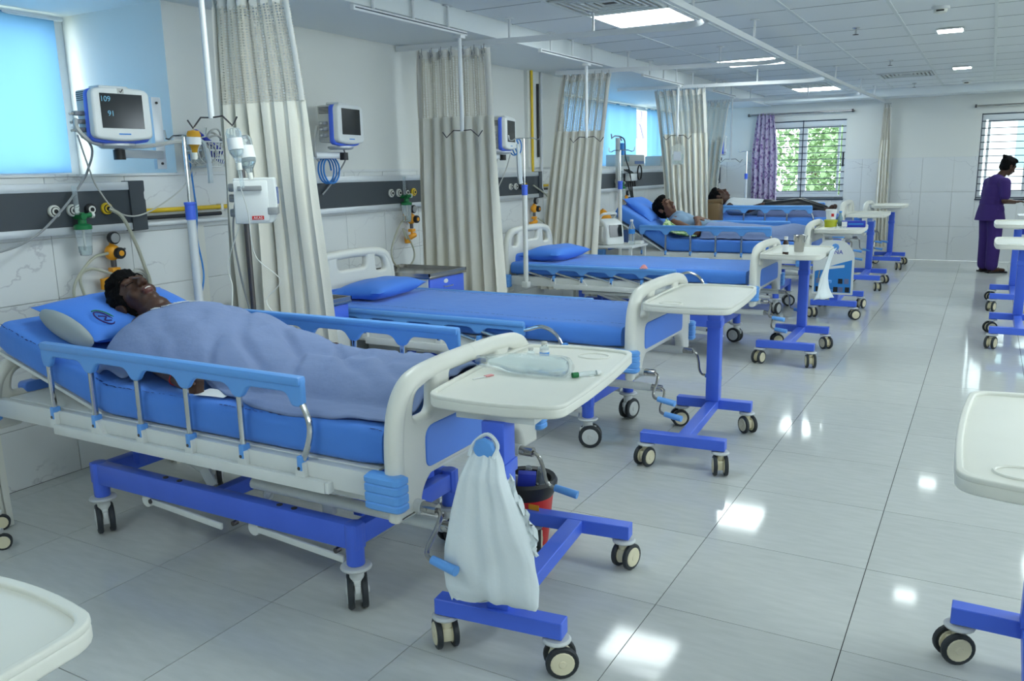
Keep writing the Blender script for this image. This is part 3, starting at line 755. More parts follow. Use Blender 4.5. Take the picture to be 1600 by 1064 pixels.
P('emblem_letters', MB().tube(smooth_path([(-.02, -.012, .001), (0, .015, .001), (.012, -.012, .001), (.028, .012, .001)], 5), .0028, 5), 'purple', emb)
pillow('plump blue pillow lying flat on the empty bed beside the lockers', (.60, 2.31, .748), (0, math.radians(-3), .10), .38, .58, .13, 2)
pillow('blue pillow lying flat on the empty bed with the drip pole', (.66, 4.74, .752), (0, math.radians(-2), -.06), .40, .62, .14, 3)
pillow('blue pillow propped upright behind the bare-armed patient', (.70, 6.90, 1.03), (0, math.radians(38), .05), .40, .62, .13, 4, (.1, 0, .02))
pillow('light blue pillow under the patient lying before the barred window', (.72, 9.0, 1.00), (0, math.radians(14), .05), .40, .60, .13, 5, (.1, 0, .02))
# ================================================================== OVERBED TABLES
def table_top_loops(sx, sy):
    def bow(a, b_, k, n=8):
        out = []
        for i in range(n):
            t = i/n; p = Vector(a)*(1-t)+Vector(b_)*t; d = (Vector(b_)-Vector(a)); nrm = Vector((d.y, -d.x)).normalized()
            out.append((*(p+nrm*k*4*t*(1-t)), 0))
        return out
    hx, hy = sx/2, sy/2; c = .05
    pts = bow((-hx+c, -hy), (hx-c, -hy), .018)+bow((hx-c, -hy), (hx, -hy+c), .012, 5)+bow((hx, -hy+c), (hx, hy-c), .012)+bow((hx, hy-c), (hx-c, hy), .012, 5)+bow((hx-c, hy), (-hx+c, hy), .018)+bow((-hx+c, hy), (-hx, hy-c), .012, 5)+bow((-hx, hy-c), (-hx, -hy+c), .012)+bow((-hx, -hy+c), (-hx+c, -hy), .012, 5)
    return [(x, y) for x, y, _ in pts]
def make_table():
    t = T('overbed_table', 'x', 'overbed table', (0, 0, 0))
    # local: mast stands at y = -.30, top spreads along +y ; bars along x
    m = MB()
    for y in (-.36, .36): m.box(-.21, .21, y-.028, y+.028, .125, .178)
    m.box(-.03, .03, -.335, .335, .127, .176)
    P('base_frame', m, 'frame_blue', t, bevel=.0025, seg=1)
    P('mast', MB().box(-.036, .036, -.375, -.295, .176, .765), 'frame_blue', t, bevel=.004)
    P('mast_sleeve', MB().box(-.041, .041, -.381, -.289, .60, .64), 'frame_blue', t, bevel=.003)
    kn = MB(); M = TR(0, -.385, .70) @ R3('X', PI/2); kn.cyl((0, -.37, .70), (0, -.43, .70), .012); kn.lathe([(.012, .010), (.034, .012), (.036, .020), (.030, .027), (.01, .029)], 8, TR(0, -.412, .70) @ R3('X', PI/2))
    P('height_knob', kn, 'rail_blue', t)
    P('bracket', MB().box(-.125, .125, -.36, -.02, .763, .793), 'white_metal', t, bevel=.003)
    lp = table_top_loops(.43, .78)
    top = P('table_top', plate([lp], .030, .007, TR(0, .0, .808)), 'cream', t)
    inner = [(x*.93, y*.955) for x, y in lp]
    P('raised_rim', plate([lp, inner], .013, .004, TR(0, 0, .826)), 'cream', top)
    P('cup_recess', MB().tube([(.09+.055*math.cos(2*PI*k/20), .29+.042*math.sin(2*PI*k/20), .824) for k in range(20)], .004, 6, closed=True), 'cream', top)
    for k, (x, y) in enumerate(((-.185, -.36), (.185, -.36), (-.185, .36), (.185, .36))):
        f = MB(); f.cyl((0, 0, .072), (0, 0, .100), .020, n=12); f.box(-.022, .034, -.017, .017, .03, .078)
        c = P('caster', f, 'hub_cream', t, (x, y, 0), (0, 0, [2.3, .5, 1.9, 1.2][k]), bevel=.008)
        P('stem', MB().cyl((0, 0, .098), (0, 0, .126), .013), 'frame_blue', c)
        P('guard_disc', MB().lathe([(.014, .106), (.042, .108), (.044, .113), (.038, .119), (.014, .121)], 20), 'hub_grey', c)
        for s in (-1, 1):
            P('tyre', cached('tc_ty', lambda: MB().lathe([(.036, -.009), (.046, -.009), (.050, -.005), (.050, .005), (.046, .009), (.036, .009)], 22, R3('X', PI/2)).mesh()), 'rubber', c, (.012, s*.026, .05))
            P('hub', cached('tc_hb', lambda: MB().lathe([(.001, -.0145), (.010, -.0145), (.012, -.012), (.034, -.012), (.0375, -.008), (.0375, .008), (.034, .012), (.012, .012), (.010, .0145), (.001, .0145)], 18, R3('X', PI/2)).mesh()), 'hub_cream', c, (.012, s*.026, .05))
    return t
proto = make_table()
TABLES = [
    ('overbed table carrying a film-wrapped bottle and vials, white bag hanging from its knob', 2.755, .425, 6, 0, .0),
    ('bare overbed table on blue wheeled base at the foot of the second bed', 2.74, 2.27, 184, 1, -.004),
    ('overbed table with a brown medicine bottle and a steel tumbler on it', 2.74, 4.75, 181, 2, .0),
    ('overbed table crowded with a white tub, a yellow container and a blue box', 2.74, 6.93, 2, 3, .03),
    ('bare overbed table at the foot of the bed before the barred window', 2.74, 9.02, 180, 4, .06),
    ('last overbed table, standing near the hanging curtain at the end wall', 2.77, 11.25, 180, 5, .06),
    ('overbed table corner of white plastic beside the unseen bed in front of the lilac-blanket bed', 2.675, -1.616, 183, 6, -.01),
    ('overbed table across the aisle, standing alone opposite the sleeping patient', 4.19, .345, 179, 7, .0),
    ('overbed table across the aisle, the one of the pair standing further from the purple uniform', 4.28, 6.00, 180, 8, .0),
    ('overbed table across the aisle, the one of the pair standing closer to the purple uniform', 4.28, 7.95, 180, 9, .03),
]
TB = []
for k, (lab, x, y, a, s, dz) in enumerate(TABLES):
    o = proto if k == 0 else copy_tree(proto)
    o.location = (x, y, 0); o.rotation_euler = (0, 0, math.radians(a)); o['label'] = lab; o['group'] = 'wheeled overbed tables'
    for c in o.children:
        if c.name.split('.')[0] in ('table_top', 'bracket'): c.location.z += dz
    TB.append(o)
TOPZ = .823
# ================================================================== PEOPLE
class Body:
    """primitives (tapered capsules, ellipsoids) fused into one continuous skin by voxel remesh"""
    def __init__(s): s.prims = []
    def cap(s, a, b, ra, rb, mi=0): s.prims.append(('c', Vector(a), Vector(b), ra, rb, mi)); return s
    def chain(s, pts, rs, mi=0):
        for i in range(len(pts)-1): s.cap(pts[i], pts[i+1], rs[i], rs[i+1], mi)
        return s
    def ell(s, c, r, mi=0, M=None): s.prims.append(('e', Vector(c), Vector(r), M, None, mi)); return s
    def build(s, voxel, mats, smooth_it=4, noise_amp=0, noise_scale=30, factor=.5):
        mb = MB()
        for p in s.prims:
            if p[0] == 'c':
                a, b, ra, rb = p[1:5]; mb.ell(a, (ra,)*3, 14); mb.ell(b, (rb,)*3, 14)
                if (b-a).length > 1e-4: mb.cyl(a, b, ra, rb, 14)
            else:
                c, r, M = p[1], p[2], p[3]
                mb.ell((0, 0, 0), r, 18, TR(*c) @ (M.to_4x4() if M else Matrix.Identity(4)))
        bm = mb.bm; bmesh.ops.recalc_face_normals(bm, faces=bm.faces[:]); me = bpy.data.meshes.new('b'); bm.to_mesh(me); bm.free()
        o = bpy.data.objects.new('b', me); COL.objects.link(o)
        r = o.modifiers.new('r', 'REMESH'); r.mode = 'VOXEL'; r.voxel_size = voxel; r.use_smooth_shade = True
        sm = o.modifiers.new('s', 'SMOOTH'); sm.factor = factor; sm.iterations = smooth_it
        out = from_obj(o); out.materials.clear()
        for m_ in mats: out.materials.append(MATS[m_])
        if noise_amp:
            for v in out.vertices:
                n = noise.noise(v.co*noise_scale)+.5*noise.noise(v.co*noise_scale*2.3); v.co += v.normal*n*noise_amp
        if len(mats) > 1:
            for f in out.polygons:
                c = f.center; best = 1e9; bi = 0
                for p in s.prims:
                    if p[0] == 'c':
                        a, b, ra, rb = p[1:5]; ab = b-a; t = max(0, min(1, (c-a).dot(ab)/max(ab.length_squared, 1e-9))); d = (c-(a+ab*t)).length-(ra+(rb-ra)*t)
                    else:
                        q = c-p[1]
                        if p[3]: q = p[3].transposed() @ q
                        k = Vector((q.x/p[2].x, q.y/p[2].y, q.z/p[2].z)).length; d = (k-1)*min(p[2])
                    d = abs(d) if d > 0 else d*.25*-1
                    if d < best: best = d; bi = p[5]
                f.material_index = bi
        for f in out.polygons: f.use_smooth = True
        return out
def head_frame(c, up, face):
    up = Vector(up).normalized(); face = Vector(face); face = (face-up*face.dot(up)).normalized(); left = up.cross(face)
    M = Matrix((left, face, up)).transposed()      # columns: side, face, up
    return Vector(c), M
def add_head(B, c, M, k=1.0, mouth=True):
    W = lambda s_, f_, u_: c+M @ Vector((s_*k, f_*k, u_*k))
    B.ell(W(0, -.012, .030), (.074*k, .094*k, .086*k), 0, M)           # skull
    B.ell(W(0, .022, -.010), (.060*k, .066*k, .082*k), 0, M)           # face
    B.ell(W(0, .034, -.070), (.044*k, .046*k, .040*k), 0, M)           # jaw
    B.ell(W(0, .062, -.092), (.022*k, .018*k, .018*k), 0, M)           # chin
    B.ell(W(0, .074, .034), (.052*k, .018*k, .014*k), 0, M)            # brow
    for s_ in (-1, 1):
        B.ell(W(s_*.030, .074, .010), (.017*k, .013*k, .011*k), 0, M)  # closed eyelid
        B.ell(W(s_*.036, .052, -.028), (.022*k, .022*k, .026*k), 0, M) # cheek
        B.ell(W(s_*.074, -.012, -.005), (.009*k, .022*k, .033*k), 0, M)# ear
        B.ell(W(s_*.078, -.018, .008), (.010*k, .018*k, .018*k), 0, M)
        B.ell(W(s_*.013, .096, -.030), (.010*k, .012*k, .009*k), 0, M) # nostril wing
    B.cap(W(0, .086, .018), W(0, .108, -.026), .009*k, .014*k, 0)      # nose
    if mouth:
        B.ell(W(0, .086, -.056), (.026*k, .012*k, .008*k), 1, M); B.ell(W(0, .084, -.070), (.022*k, .012*k, .008*k), 1, M)
    return W
def face_details(parent, W, k=1.0, teeth=False):
    for s_ in (-1, 1):
        P('eyelash', MB().tube(smooth_path([W(s_*.014, .086, .006), W(s_*.030, .0885, .001), W(s_*.046, .077, .007)], 4), .0016*k, 5), 'hair', parent)
        P('eyebrow', MB().tube(smooth_path([W(s_*.012, .0935, .034), W(s_*.030, .091, .041), W(s_*.052, .074, .035)], 4), [.0035*k]*8+[.002*k], 6), 'hair', parent)
    if teeth: P('teeth', MB().tube(smooth_path([W(-.011, .0925, -.0625), W(0, .096, -.0625), W(.011, .0925, -.0625)], 4), .0030*k, 6), 'teeth', parent)
def hair_mesh(c, M, k=1.0, amp=.006, style=0):
    B = Body(); W = lambda s_, f_, u_: c+M @ Vector((s_*k, f_*k, u_*k))
    B.ell(W(0, -.026, .042), (.088*k, .098*k, .092*k), 0, M); B.ell(W(0, -.045, -.01), (.080*k, .068*k, .080*k), 0, M)
    B.ell(W(0, .016, .096), (.070*k, .072*k, .036*k), 0, M)
    for s_ in (-1, 1): B.ell(W(s_*.066, .012, .022), (.012*k, .020*k, .036*k), 0, M)
    if style == 1:
        B.ell(W(0, -.10, .085), (.035*k, .034*k, .036*k), 0, M); B.ell(W(.01, -.125, .10), (.020*k, .018*k, .020*k), 0, M)
    return B.build(.006*k, ['hair'], 2, amp, 45)
# ---- patient in the front bed -------------------------------------------------
pa = T('person', 'patient asleep on his back under a lilac blanket, red thread on the wrist', 'person', (1.4, .40, 0))
up = Vector((-math.cos(math.radians(24)), -.02, math.sin(math.radians(24)))); face = Vector((.42, -.22, .9))
hc, hm = head_frame((.80-1.4, .0, .955), up, face)
B = Body(); W = add_head(B, hc, hm, 1.10)
L = lambda x, y, z: Vector((x-1.4, y-.40, z))
B.chain([W(0, -.008, -.06), L(.93, .40, .925)], [.052, .056])
B.chain([L(.98, .40, .855), L(1.15, .40, .815), L(1.32, .40, .785), L(1.48, .40, .772)], [.10, .10, .085, .075])
for s in (-1, 1):
    B.ell(L(1.03, .40+s*.10, .86), (.11, .10, .075)); B.ell(L(1.20, .40+s*.07, .82), (.14, .09, .08))
    B.chain([L(1.50, .40+s*.09, .765), L(1.90, .40+s*.10, .752), L(2.28, .40+s*.09, .742)], [.060, .044, .030])
    B.chain([L(2.28, .40+s*.09, .742), L(2.31, .40+s*.10, .778)], [.030, .024])
# near arm: shoulder, elbow, wrist, hand resting on its edge
B.chain([L(1.07, .22, .84), L(1.24, .125, .785), L(1.34, .085, .775), L(1.475, .035, .757)], [.056, .043, .038, .025])
B.cap(L(1.475, .035, .757), L(1.545, .022, .752), .023, .019); B.cap(L(1.49, .03, .772), L(1.55, .02, .774), .017, .015); B.cap(L(1.49, .03, .743), L(1.545, .022, .735), .017, .013)
for k, (z, l, c) in enumerate(((.777, .062, 0), (.762, .066, .3), (.747, .060, .5), (.733, .050, .7))):
    a = L(1.548, .020-.002*k, z); b1 = a+Vector((.034, -.010, -.003)); b2 = b1+Vector((.020, .006+.010*c, -.004)); b3 = b2+Vector((.010-.012*c, .018, -.002))
    B.chain([a, b1, b2, b3], [.0105, .0098, .009, .0078])
B.chain([L(1.485, .028, .782), L(1.525, .008, .797), L(1.562, .002, .797), L(1.588, .004, .793)], [.015, .012, .0115, .0095])
# far arm with hand beyond the blanket
B.chain([L(1.00, .60, .86), L(1.24, .70, .79), L(1.48, .735, .757)], [.056, .043, .026])
B.cap(L(1.48, .735, .757), L(1.56, .74, .752), .024, .021)
for k in range(4):
    a = L(1.558, .722+.013*k, .752); b1 = a+Vector((.038, 0, .004)); b2 = b1+Vector((.028, 0, -.012)); B.chain([a, b1, b2], [.0105, .0098, .0085])
B.chain([L(1.50, .715, .756), L(1.55, .70, .76), L(1.585, .70, .755)], [.014, .011, .009])
me = B.build(.005, ['skin', 'lip'], 5)
bd = P('body', me, None, pa)
face_details(bd, W, 1.10, True)
P('hair', hair_mesh(hc, hm, 1.12, .008), None, pa)
P('wrist_thread', MB().tube([L(1.462, .038, .7585)+Vector((.003*math.sin(3*a), .026*math.cos(a), .026*math.sin(a))) for a in [2*PI*k/18 for k in range(18)]], .0022, 5, closed=True), 'red', pa)
for p in (L(1.590, -.005, .797), L(1.600, .002, .774), L(1.6, .006, .760)): P('nail', MB().ell(p, (.006, .0035, .005), 8), 'nail', pa)
P('cannula', MB().cbox(L(1.52, .735, .783), (.03, .02, .012)), 'royal', pa)
# ---- blanket -------------------------------------------------------------------
def ztop(x): return .717+max(0, 1.085-x)*math.tan(math.radians(16))*1.0
ridge = [(.90, .915), (.97, .925), (1.04, .945), (1.13, .953), (1.33, .930), (1.50, .880), (1.62, .852), (1.77, .828), (1.95, .818), (2.15, .812), (2.28, .822), (2.36, .838), (2.44, .80)]
halfw = [(.90, .30), (1.10, .40), (1.30, .38), (1.50, .34), (1.75, .30), (2.1, .27), (2.44, .25)]
yn = [(.9, .10), (1.05, .015), (1.18, .01), (1.34, .075), (1.50, .095), (1.62, .075), (1.75, .03), (1.9, -.005), (2.05, -.012), (2.2, .0), (2.44, .03)]
yf = [(.9, .70), (1.1, .78), (1.3, .72), (1.6, .70), (1.9, .76), (2.44, .78)]
def blanket_fn(u, v):
    xt = .965+.26*abs(v-.46)**2.0+(.02 if v > .5 else 0)
    x = xt+(2.445-xt)*u; y0, y1 = slerp_tab(yn, x), slerp_tab(yf, x); y = y0+(y1-y0)*v
    base = ztop(x)+.008; r = slerp_tab(ridge, x); w_ = slerp_tab(halfw, x); d = abs(y-.40)/w_
    fo = max(0, 1-d**2.4)
    z = base+max(0, r-base)*fo**.75
    # legs: shallow valley between, folds
    if x > 1.55: z -= .020*math.exp(-((y-.40)/.05)**2)*min(1, (x-1.55)/.2)*fo
    q = Vector((x*3.1, y*3.4, 1.7)); n1 = noise.noise(q+Vector((0, 0, noise.noise(q*.7)*1.3)))
    fold = abs(noise.noise(Vector((x*4.2+y*4.5, y*2.2-x*1.4, 4.1))))
    fold2 = abs(noise.noise(Vector((x*9+y*3, y*7, 9.3))))
    z += (.022*n1-.060*max(0, .20-fold)*1.8+.016*(1-fold2))*(.35+.65*fo)*(.35+.65*max(0, min(1, (x-1.15)/.3)))
    z = max(z, base+.003)
    if v < .06 and x > 1.1: z = max(base+.002, z)
    if x > 1.84 and y < .02: z -= (0.02-y)*.6
    # keep clear of the near hand
    if u == 0: z -= .004
    return (x, y, z)
bl = P('blanket', MB().grid(blanket_fn, 110, 74), 'blanket', smooth=80)
bl.modifiers.new('solid', 'SOLIDIFY').thickness = .006; bl.modifiers['solid'].offset = -1
setp(bl, 'lilac grey woven blanket spread over the patient in the front bed', 'blanket')
sc = MB()     # woven white lettering along the hem
random.seed(4)
for k in range(34):
    v = .30+.42*k/34
    if random.random() < .45: continue
    a = Vector(blanket_fn(.035, v)); c = Vector(blanket_fn(.055, v+.012*random.random())); sc.tube([a+Vector((0, 0, .004)), c+Vector((.003, 0, .004))], .0016, 4)
P('woven_lettering', sc, 'paper', bl)['kind'] = 'stuff'
slip = P('paper_slip', MB().grid(lambda u, v: (1.60+.13*u, .0+.075*v+.02*u*(1-v)-.02*(u-.5)**2, .7215+.006*v), 6, 4), 'paper'); setp(slip, 'small folded white slip lying beside the sleeping patient\'s hand', 'paper')
# ---- patient in the fourth bed --------------------------------------------------
pb = T('person', 'patient half sitting with bare arms folded on the chest, green floral cloth beneath', 'person', (1.4, 6.88, 0))
L = lambda x, y, z: Vector((x-1.4, y-6.88, z))
up = Vector((-.70, -.02, .71)); face = Vector((.72, -.30, .60))
hc, hm = head_frame(L(.935, 6.86, 1.045), up, face)
B = Body(); W = add_head(B, hc, hm, 1.05)
B.chain([W(0, -.008, -.06), L(1.06, 6.88, .945)], [.054, .06])
B.chain([L(1.10, 6.88, .90), L(1.27, 6.88, .825), L(1.5, 6.88, .79)], [.105, .105, .105])
for s in (-1, 1):
    B.ell(L(1.12, 6.88+s*.11, .895), (.09, .10, .085))
    B.chain([L(1.5, 6.88+s*.09, .79), L(1.92, 6.88+s*.1, .80), L(2.3, 6.88+s*.08, .78)], [.08, .058, .04])
    B.chain([L(1.10, 6.88+s*.19, .89), L(1.365, 6.88+s*.265, .80), L(1.355, 6.88+s*.17, .885), L(1.30, 6.88+s*.055, .925)], [.052, .045, .036, .026])
    B.ell(L(1.29, 6.88+s*.02, .935), (.05, .045, .024))
    for k in range(4):
        a = L(1.30+.012*k, 6.88+s*.01-.01, .94-.004*k); B.chain([a, a+Vector((.03, -s*.03, -.002)), a+Vector((.045, -s*.05, -.014))], [.010, .0095, .008])
P('body', B.build(.008, ['skin_light', 'lip'], 3), None, pb)
face_details(pb, W, 1.05)
P('hair', hair_mesh(hc, hm, 1.05, .007), None, pb)
C = Body(); C.chain([L(1.09, 6.88, .90), L(1.27, 6.88, .825), L(1.5, 6.88, .79)], [.118, .116, .116])
for s in (-1, 1): C.ell(L(1.13, 6.88+s*.10, .89), (.10, .108, .098)); C.cap(L(1.10, 6.88+s*.14, .90), L(1.12, 6.88+s*.17, .89), .066, .062)
P('shirt', C.build(.012, ['shirt_blue'], 4), None, pb, label='grey blue sleeveless shirt')
def blanket4(u, v):
    x = 1.43+1.01*u; y = 6.50+.76*v; base = .754; r = slerp_tab([(1.3, .90), (1.5, .90), (1.8, .875), (2.1, .86), (2.3, .885), (2.44, .86)], x)
    d = abs(y-6.88)/.34; z = base+(r-base)*max(0, 1-d**2.6)**.7+.014*noise.noise(Vector((x*5, y*5, 2)))+.008*abs(noise.noise(Vector((x*11+y*5, y*9, 5))))
    return (x, y, max(z, base+.002))
b4 = P('blanket', MB().grid(blanket4, 60, 36), 'blanket', smooth=80); b4.modifiers.new('s', 'SOLIDIFY').thickness = .006
setp(b4, 'lilac grey blanket over the legs of the half-sitting patient', 'blanket')
gc = P('cloth', MB().grid(lambda u, v: (1.02+.36*u, 6.49+.16*v, .735+.035+.17*(1-u)**1.6*(.4+.6*v)+.015*noise.noise(Vector((u*5, v*5, 1)))), 18, 12), 'green_floral', smooth=80)
gc.modifiers.new('s', 'SOLIDIFY').thickness = .012; setp(gc, 'green and white floral cloth tucked under the patient\'s arm', 'cloth')
# ---- patient in the fifth bed ----------------------------------------------------
pc = T('person', 'patient lying flat in pale shirt and dark trousers before the barred window', 'person', (1.4, 9.0, 0))
L = lambda x, y, z: Vector((x-1.4, y-9.0, z))
hc, hm = head_frame(L(.93, 9.0, 1.085), (-.92, 0, .40), (.40, .25, .9))
B = Body(); W = add_head(B, hc, hm, 1.05); B.chain([W(0, -.008, -.06), L(1.10, 9.0, 1.0)], [.052, .06])
B.chain([L(1.12, 9.0, .965), L(1.30, 9, .95), L(1.55, 9, .94)], [.10, .105, .10]); 
for s in (-1, 1):
    B.chain([L(1.12, 9+s*.18, .97), L(1.36, 9+s*.24, .93), L(1.52, 9+s*.14, .99)], [.052, .042, .03]); B.ell(L(1.55, 9+s*.10, 1.0), (.05, .035, .022))
    B.chain([L(1.55, 9+s*.09, .935), L(1.95, 9+s*.10, 1.0), L(2.30, 9+s*.09, .905)], [.08, .058, .038]); B.chain([L(2.30, 9+s*.09, .905), L(2.34, 9+s*.1, .96)], [.036, .032])
P('body', B.build(.009, ['skin', 'lip'], 3), None, pc); P('hair', hair_mesh(hc, hm, 1.05), None, pc)
C = Body(); C.chain([L(1.11, 9.0, .965), L(1.30, 9, .95), L(1.50, 9, .945)], [.115, .118, .112])
for s in (-1, 1): C.cap(L(1.12, 9+s*.16, .965), L(1.30, 9+s*.22, .945), .066, .058)
P('shirt', C.build(.013, ['paper'], 4), None, pc)
C = Body()
C.cap(L(1.50, 9, .945), L(1.60, 9, .94), .112, .11)
for s in (-1, 1): C.chain([L(1.55, 9+s*.09, .935), L(1.95, 9+s*.10, 1.0), L(2.22, 9+s*.09, .925)], [.09, .07, .055])
P('trousers', C.build(.013, ['black'], 4), None, pc)
# ---- standing person in purple ------------------------------------------------------
pn = T('person', 'person in purple tunic and trousers bending over a trolley, hair in a bun', 'person', (4.05, 11.0, 0), math.radians(34))
# local: faces +x
B = Body(); hc, hm = head_frame((.155, 0, 1.395), (.45, 0, .9), (.85, 0, -.5)); W = add_head(B, hc, hm, .98, True)
B.chain([W(0, -.01, -.06), (.03, 0, 1.24)], [.05, .055])
B.chain([(.02, 0, 1.19), (-.01, 0, 1.05), (-.02, 0, .90)], [.10, .10, .12])
for s in (-1, 1):
    B.cap((.02, s*.12, 1.20), (.02, s*.15, 1.19), .06, .055)
    B.chain([(.02, s*.17, 1.18), (.01, s*.205, .955), (.20, s*.13, .935)], [.048, .040, .028]); B.ell((.25, s*.11, .94), (.05, .036, .02))
    for k in range(4): B.chain([(.28, s*(.085+.017*k), .945), (.315, s*(.085+.015*k), .94), (.335, s*(.085+.013*k), .925)], [.0098, .009, .008])
    B.chain([(.25, s*.08, .945), (.285, s*.06, .94)], [.012, .009])
    B.chain([(-.02, s*.085, .86), (.0, s*.085, .47), (-.01, s*.085, .08)], [.085, .06, .04]); B.chain([(-.02, s*.085, .045), (.15, s*.095, .032)], [.038, .028])
P('body', B.build(.010, ['skin', 'lip'], 3), None, pn); P('hair', hair_mesh(hc, hm, .98, .003, 1), None, pn)
C = Body(); C.chain([(.015, 0, 1.19), (-.015, 0, 1.05), (-.02, 0, .95)], [.112, .112, .118]); C.ell((.02, 0, 1.20), (.10, .20, .075)); C.ell((-.02, 0, 1.05), (.115, .155, .16))
for s in (-1, 1): C.cap((.02, s*.155, 1.185), (.013, s*.20, 1.02), .076, .062)
C.ell((-.03, 0, .93), (.135, .17, .12)); 
tn = P('tunic', C.build(.011, ['purple'], 5), None, pn)
sk = MB().lathe([(.125, .97), (.15, .90), (.175, .80), (.195, .70), (.19, .70), (.16, .80), (.12, .97)], 26, Matrix.Diagonal((.86, 1.08, 1, 1))); P('tunic_skirt', sk, 'purple', tn, (-.035, 0, 0))
C = Body()
for s in (-1, 1): C.chain([(-.02, s*.08, .84), (-.005, s*.085, .47), (-.01, s*.085, .10)], [.105, .088, .076])
P('trousers', C.build(.011, ['purple'], 4), None, pn)
for s in (-1, 1):
    sd = MB(); sd.box(-.07, .19, s*.09-.045, s*.09+.045, 0, .018); sd.tube([(.09, s*.09-.045, .016), (.09, s*.09, .07), (.09, s*.09+.045, .016)], .008, 6); sd.tube([(-.03, s*.09-.04, .016), (-.05, s*.09, .085), (-.03, s*.09+.04, .016)], .008, 6)
    P('sandal', sd, 'black', pn, bevel=.004)
# ================================================================== BED-HEAD SERVICES
def outlet(parent, y, z, ring, inner):
    o = P('gas_outlet', MB().lathe([(.030, .0), (.030, .012), (.026, .016), (.017, .016)], 22, TR(.052, y, z) @ R3('Y', PI/2)), ring, parent)
    P('outlet_ring', MB().lathe([(.022, .016), (.022, .019), (.016, .021)], 20, TR(.052, y, z) @ R3('Y', PI/2)), 'black', o)
    P('outlet_face', MB().lathe([(.0185, .019), (.0185, .022), (.011, .022)], 18, TR(.052, y, z) @ R3('Y', PI/2)), inner, o)
    P('socket', MB().lathe([(.0105, .021), (.0105, .024), (.002, .024)], 14, TR(.052, y, z) @ R3('Y', PI/2)), 'black', o)
def head_panel(label, y0, y1, ys, cap=True):
    t = T('bed_head_panel', label, 'wall panel', (0, y0, 1.2), group=None)
    s = lambda y: y-y0
    bd_ = P('panel_body', MB().box(.001, .05, 0, y1-y0, .045, .215), 'panel_dark', t)
    P('alu_channel', MB().box(.001, .058, 0, y1-y0, .215, .258), 'alu', t, bevel=.004); P('alu_channel', MB().box(.001, .058, 0, y1-y0, .008, .045), 'alu', t, bevel=.004)
    if cap: P('end_cap', plate([rpoly([(-.09, .0, .004), (.0, .004, .004), (.0, .16, .006), (-.006, .17, .004), (-.006, .20, .004), (.0, .21, .004), (.0, .262, .006), (-.09, .262, .004)])], .064, .002, TR(.032, y1-y0+.02, 0) @ FACE_X), 'panel_dark', t)
    for k, y in enumerate(ys): outlet(t, s(y), .125, ['cream', 'cream', 'black', 'yellow'][k % 4], ['cream', 'cream', 'cream', 'yellow'][k % 4])
    return t
head_panel('dark grey bed-head panel with four round gas outlets beside the sleeping patient', -1.0, 1.03, (.54, .635, .73, .82))
head_panel('long dark grey bed-head panel running behind the two empty beds', 2.0, 5.66, (3.19, 3.285, 3.38, 3.475, 5.02, 5.12, 5.22, 5.31))
head_panel('dark bed-head panel under the window ledge behind the half-sitting patient', 6.5, 9.5, (7.6, 7.72))
head_panel('far bed-head panel behind the last two beds', 10.2, 12.1, (10.9, 11.0))
def humidifier(label, y, group='oxygen humidifier bottles'):
    t = T('oxygen_humidifier', label, 'humidifier', (.10, y, 1.10), group=group)
    P('bottle', MB().lathe([(.004, .0), (.026, .003), (.031, .02), (.036, .10), (.038, .135)], 18), 'plastic_clear', t)
    P('bottle_water', MB().lathe([(.004, .004), (.024, .007), (.028, .022), (.031, .05)], 16), 'liquid', t)
    P('lid', MB().lathe([(.042, .132), (.043, .150), (.034, .156), (.020, .160), (.020, .178)], 22), 'green', t)
    b_ = MB(); b_.cyl((-.05, 0, .195), (.02, 0, .195), .016); b_.cyl((0, 0, .178), (0, 0, .215), .014); b_.cyl((.0, 0, .195), (.0, .05, .20), .012); P('valve_body', b_, 'green', t)
    P('valve_knob', MB().cyl((0, .048, .20), (0, .062, .20), .017, n=16), 'cream', t)
    P('flow_tube', MB().cyl((.004, -.022, .205), (.004, -.024, .345), .012, n=12), 'plastic_clear', t); P('dip_tube', MB().cyl((0, 0, .03), (0, 0, .135), .005, n=8), 'cream', t)
    return t
humidifier('green capped oxygen humidifier bottle beside the sleeping patient', .65)
humidifier('green capped oxygen humidifier bottle on the panel behind the empty bed with lockers', 3.32)
humidifier('oxygen humidifier bottle hanging near the half-sitting patient', 7.7)
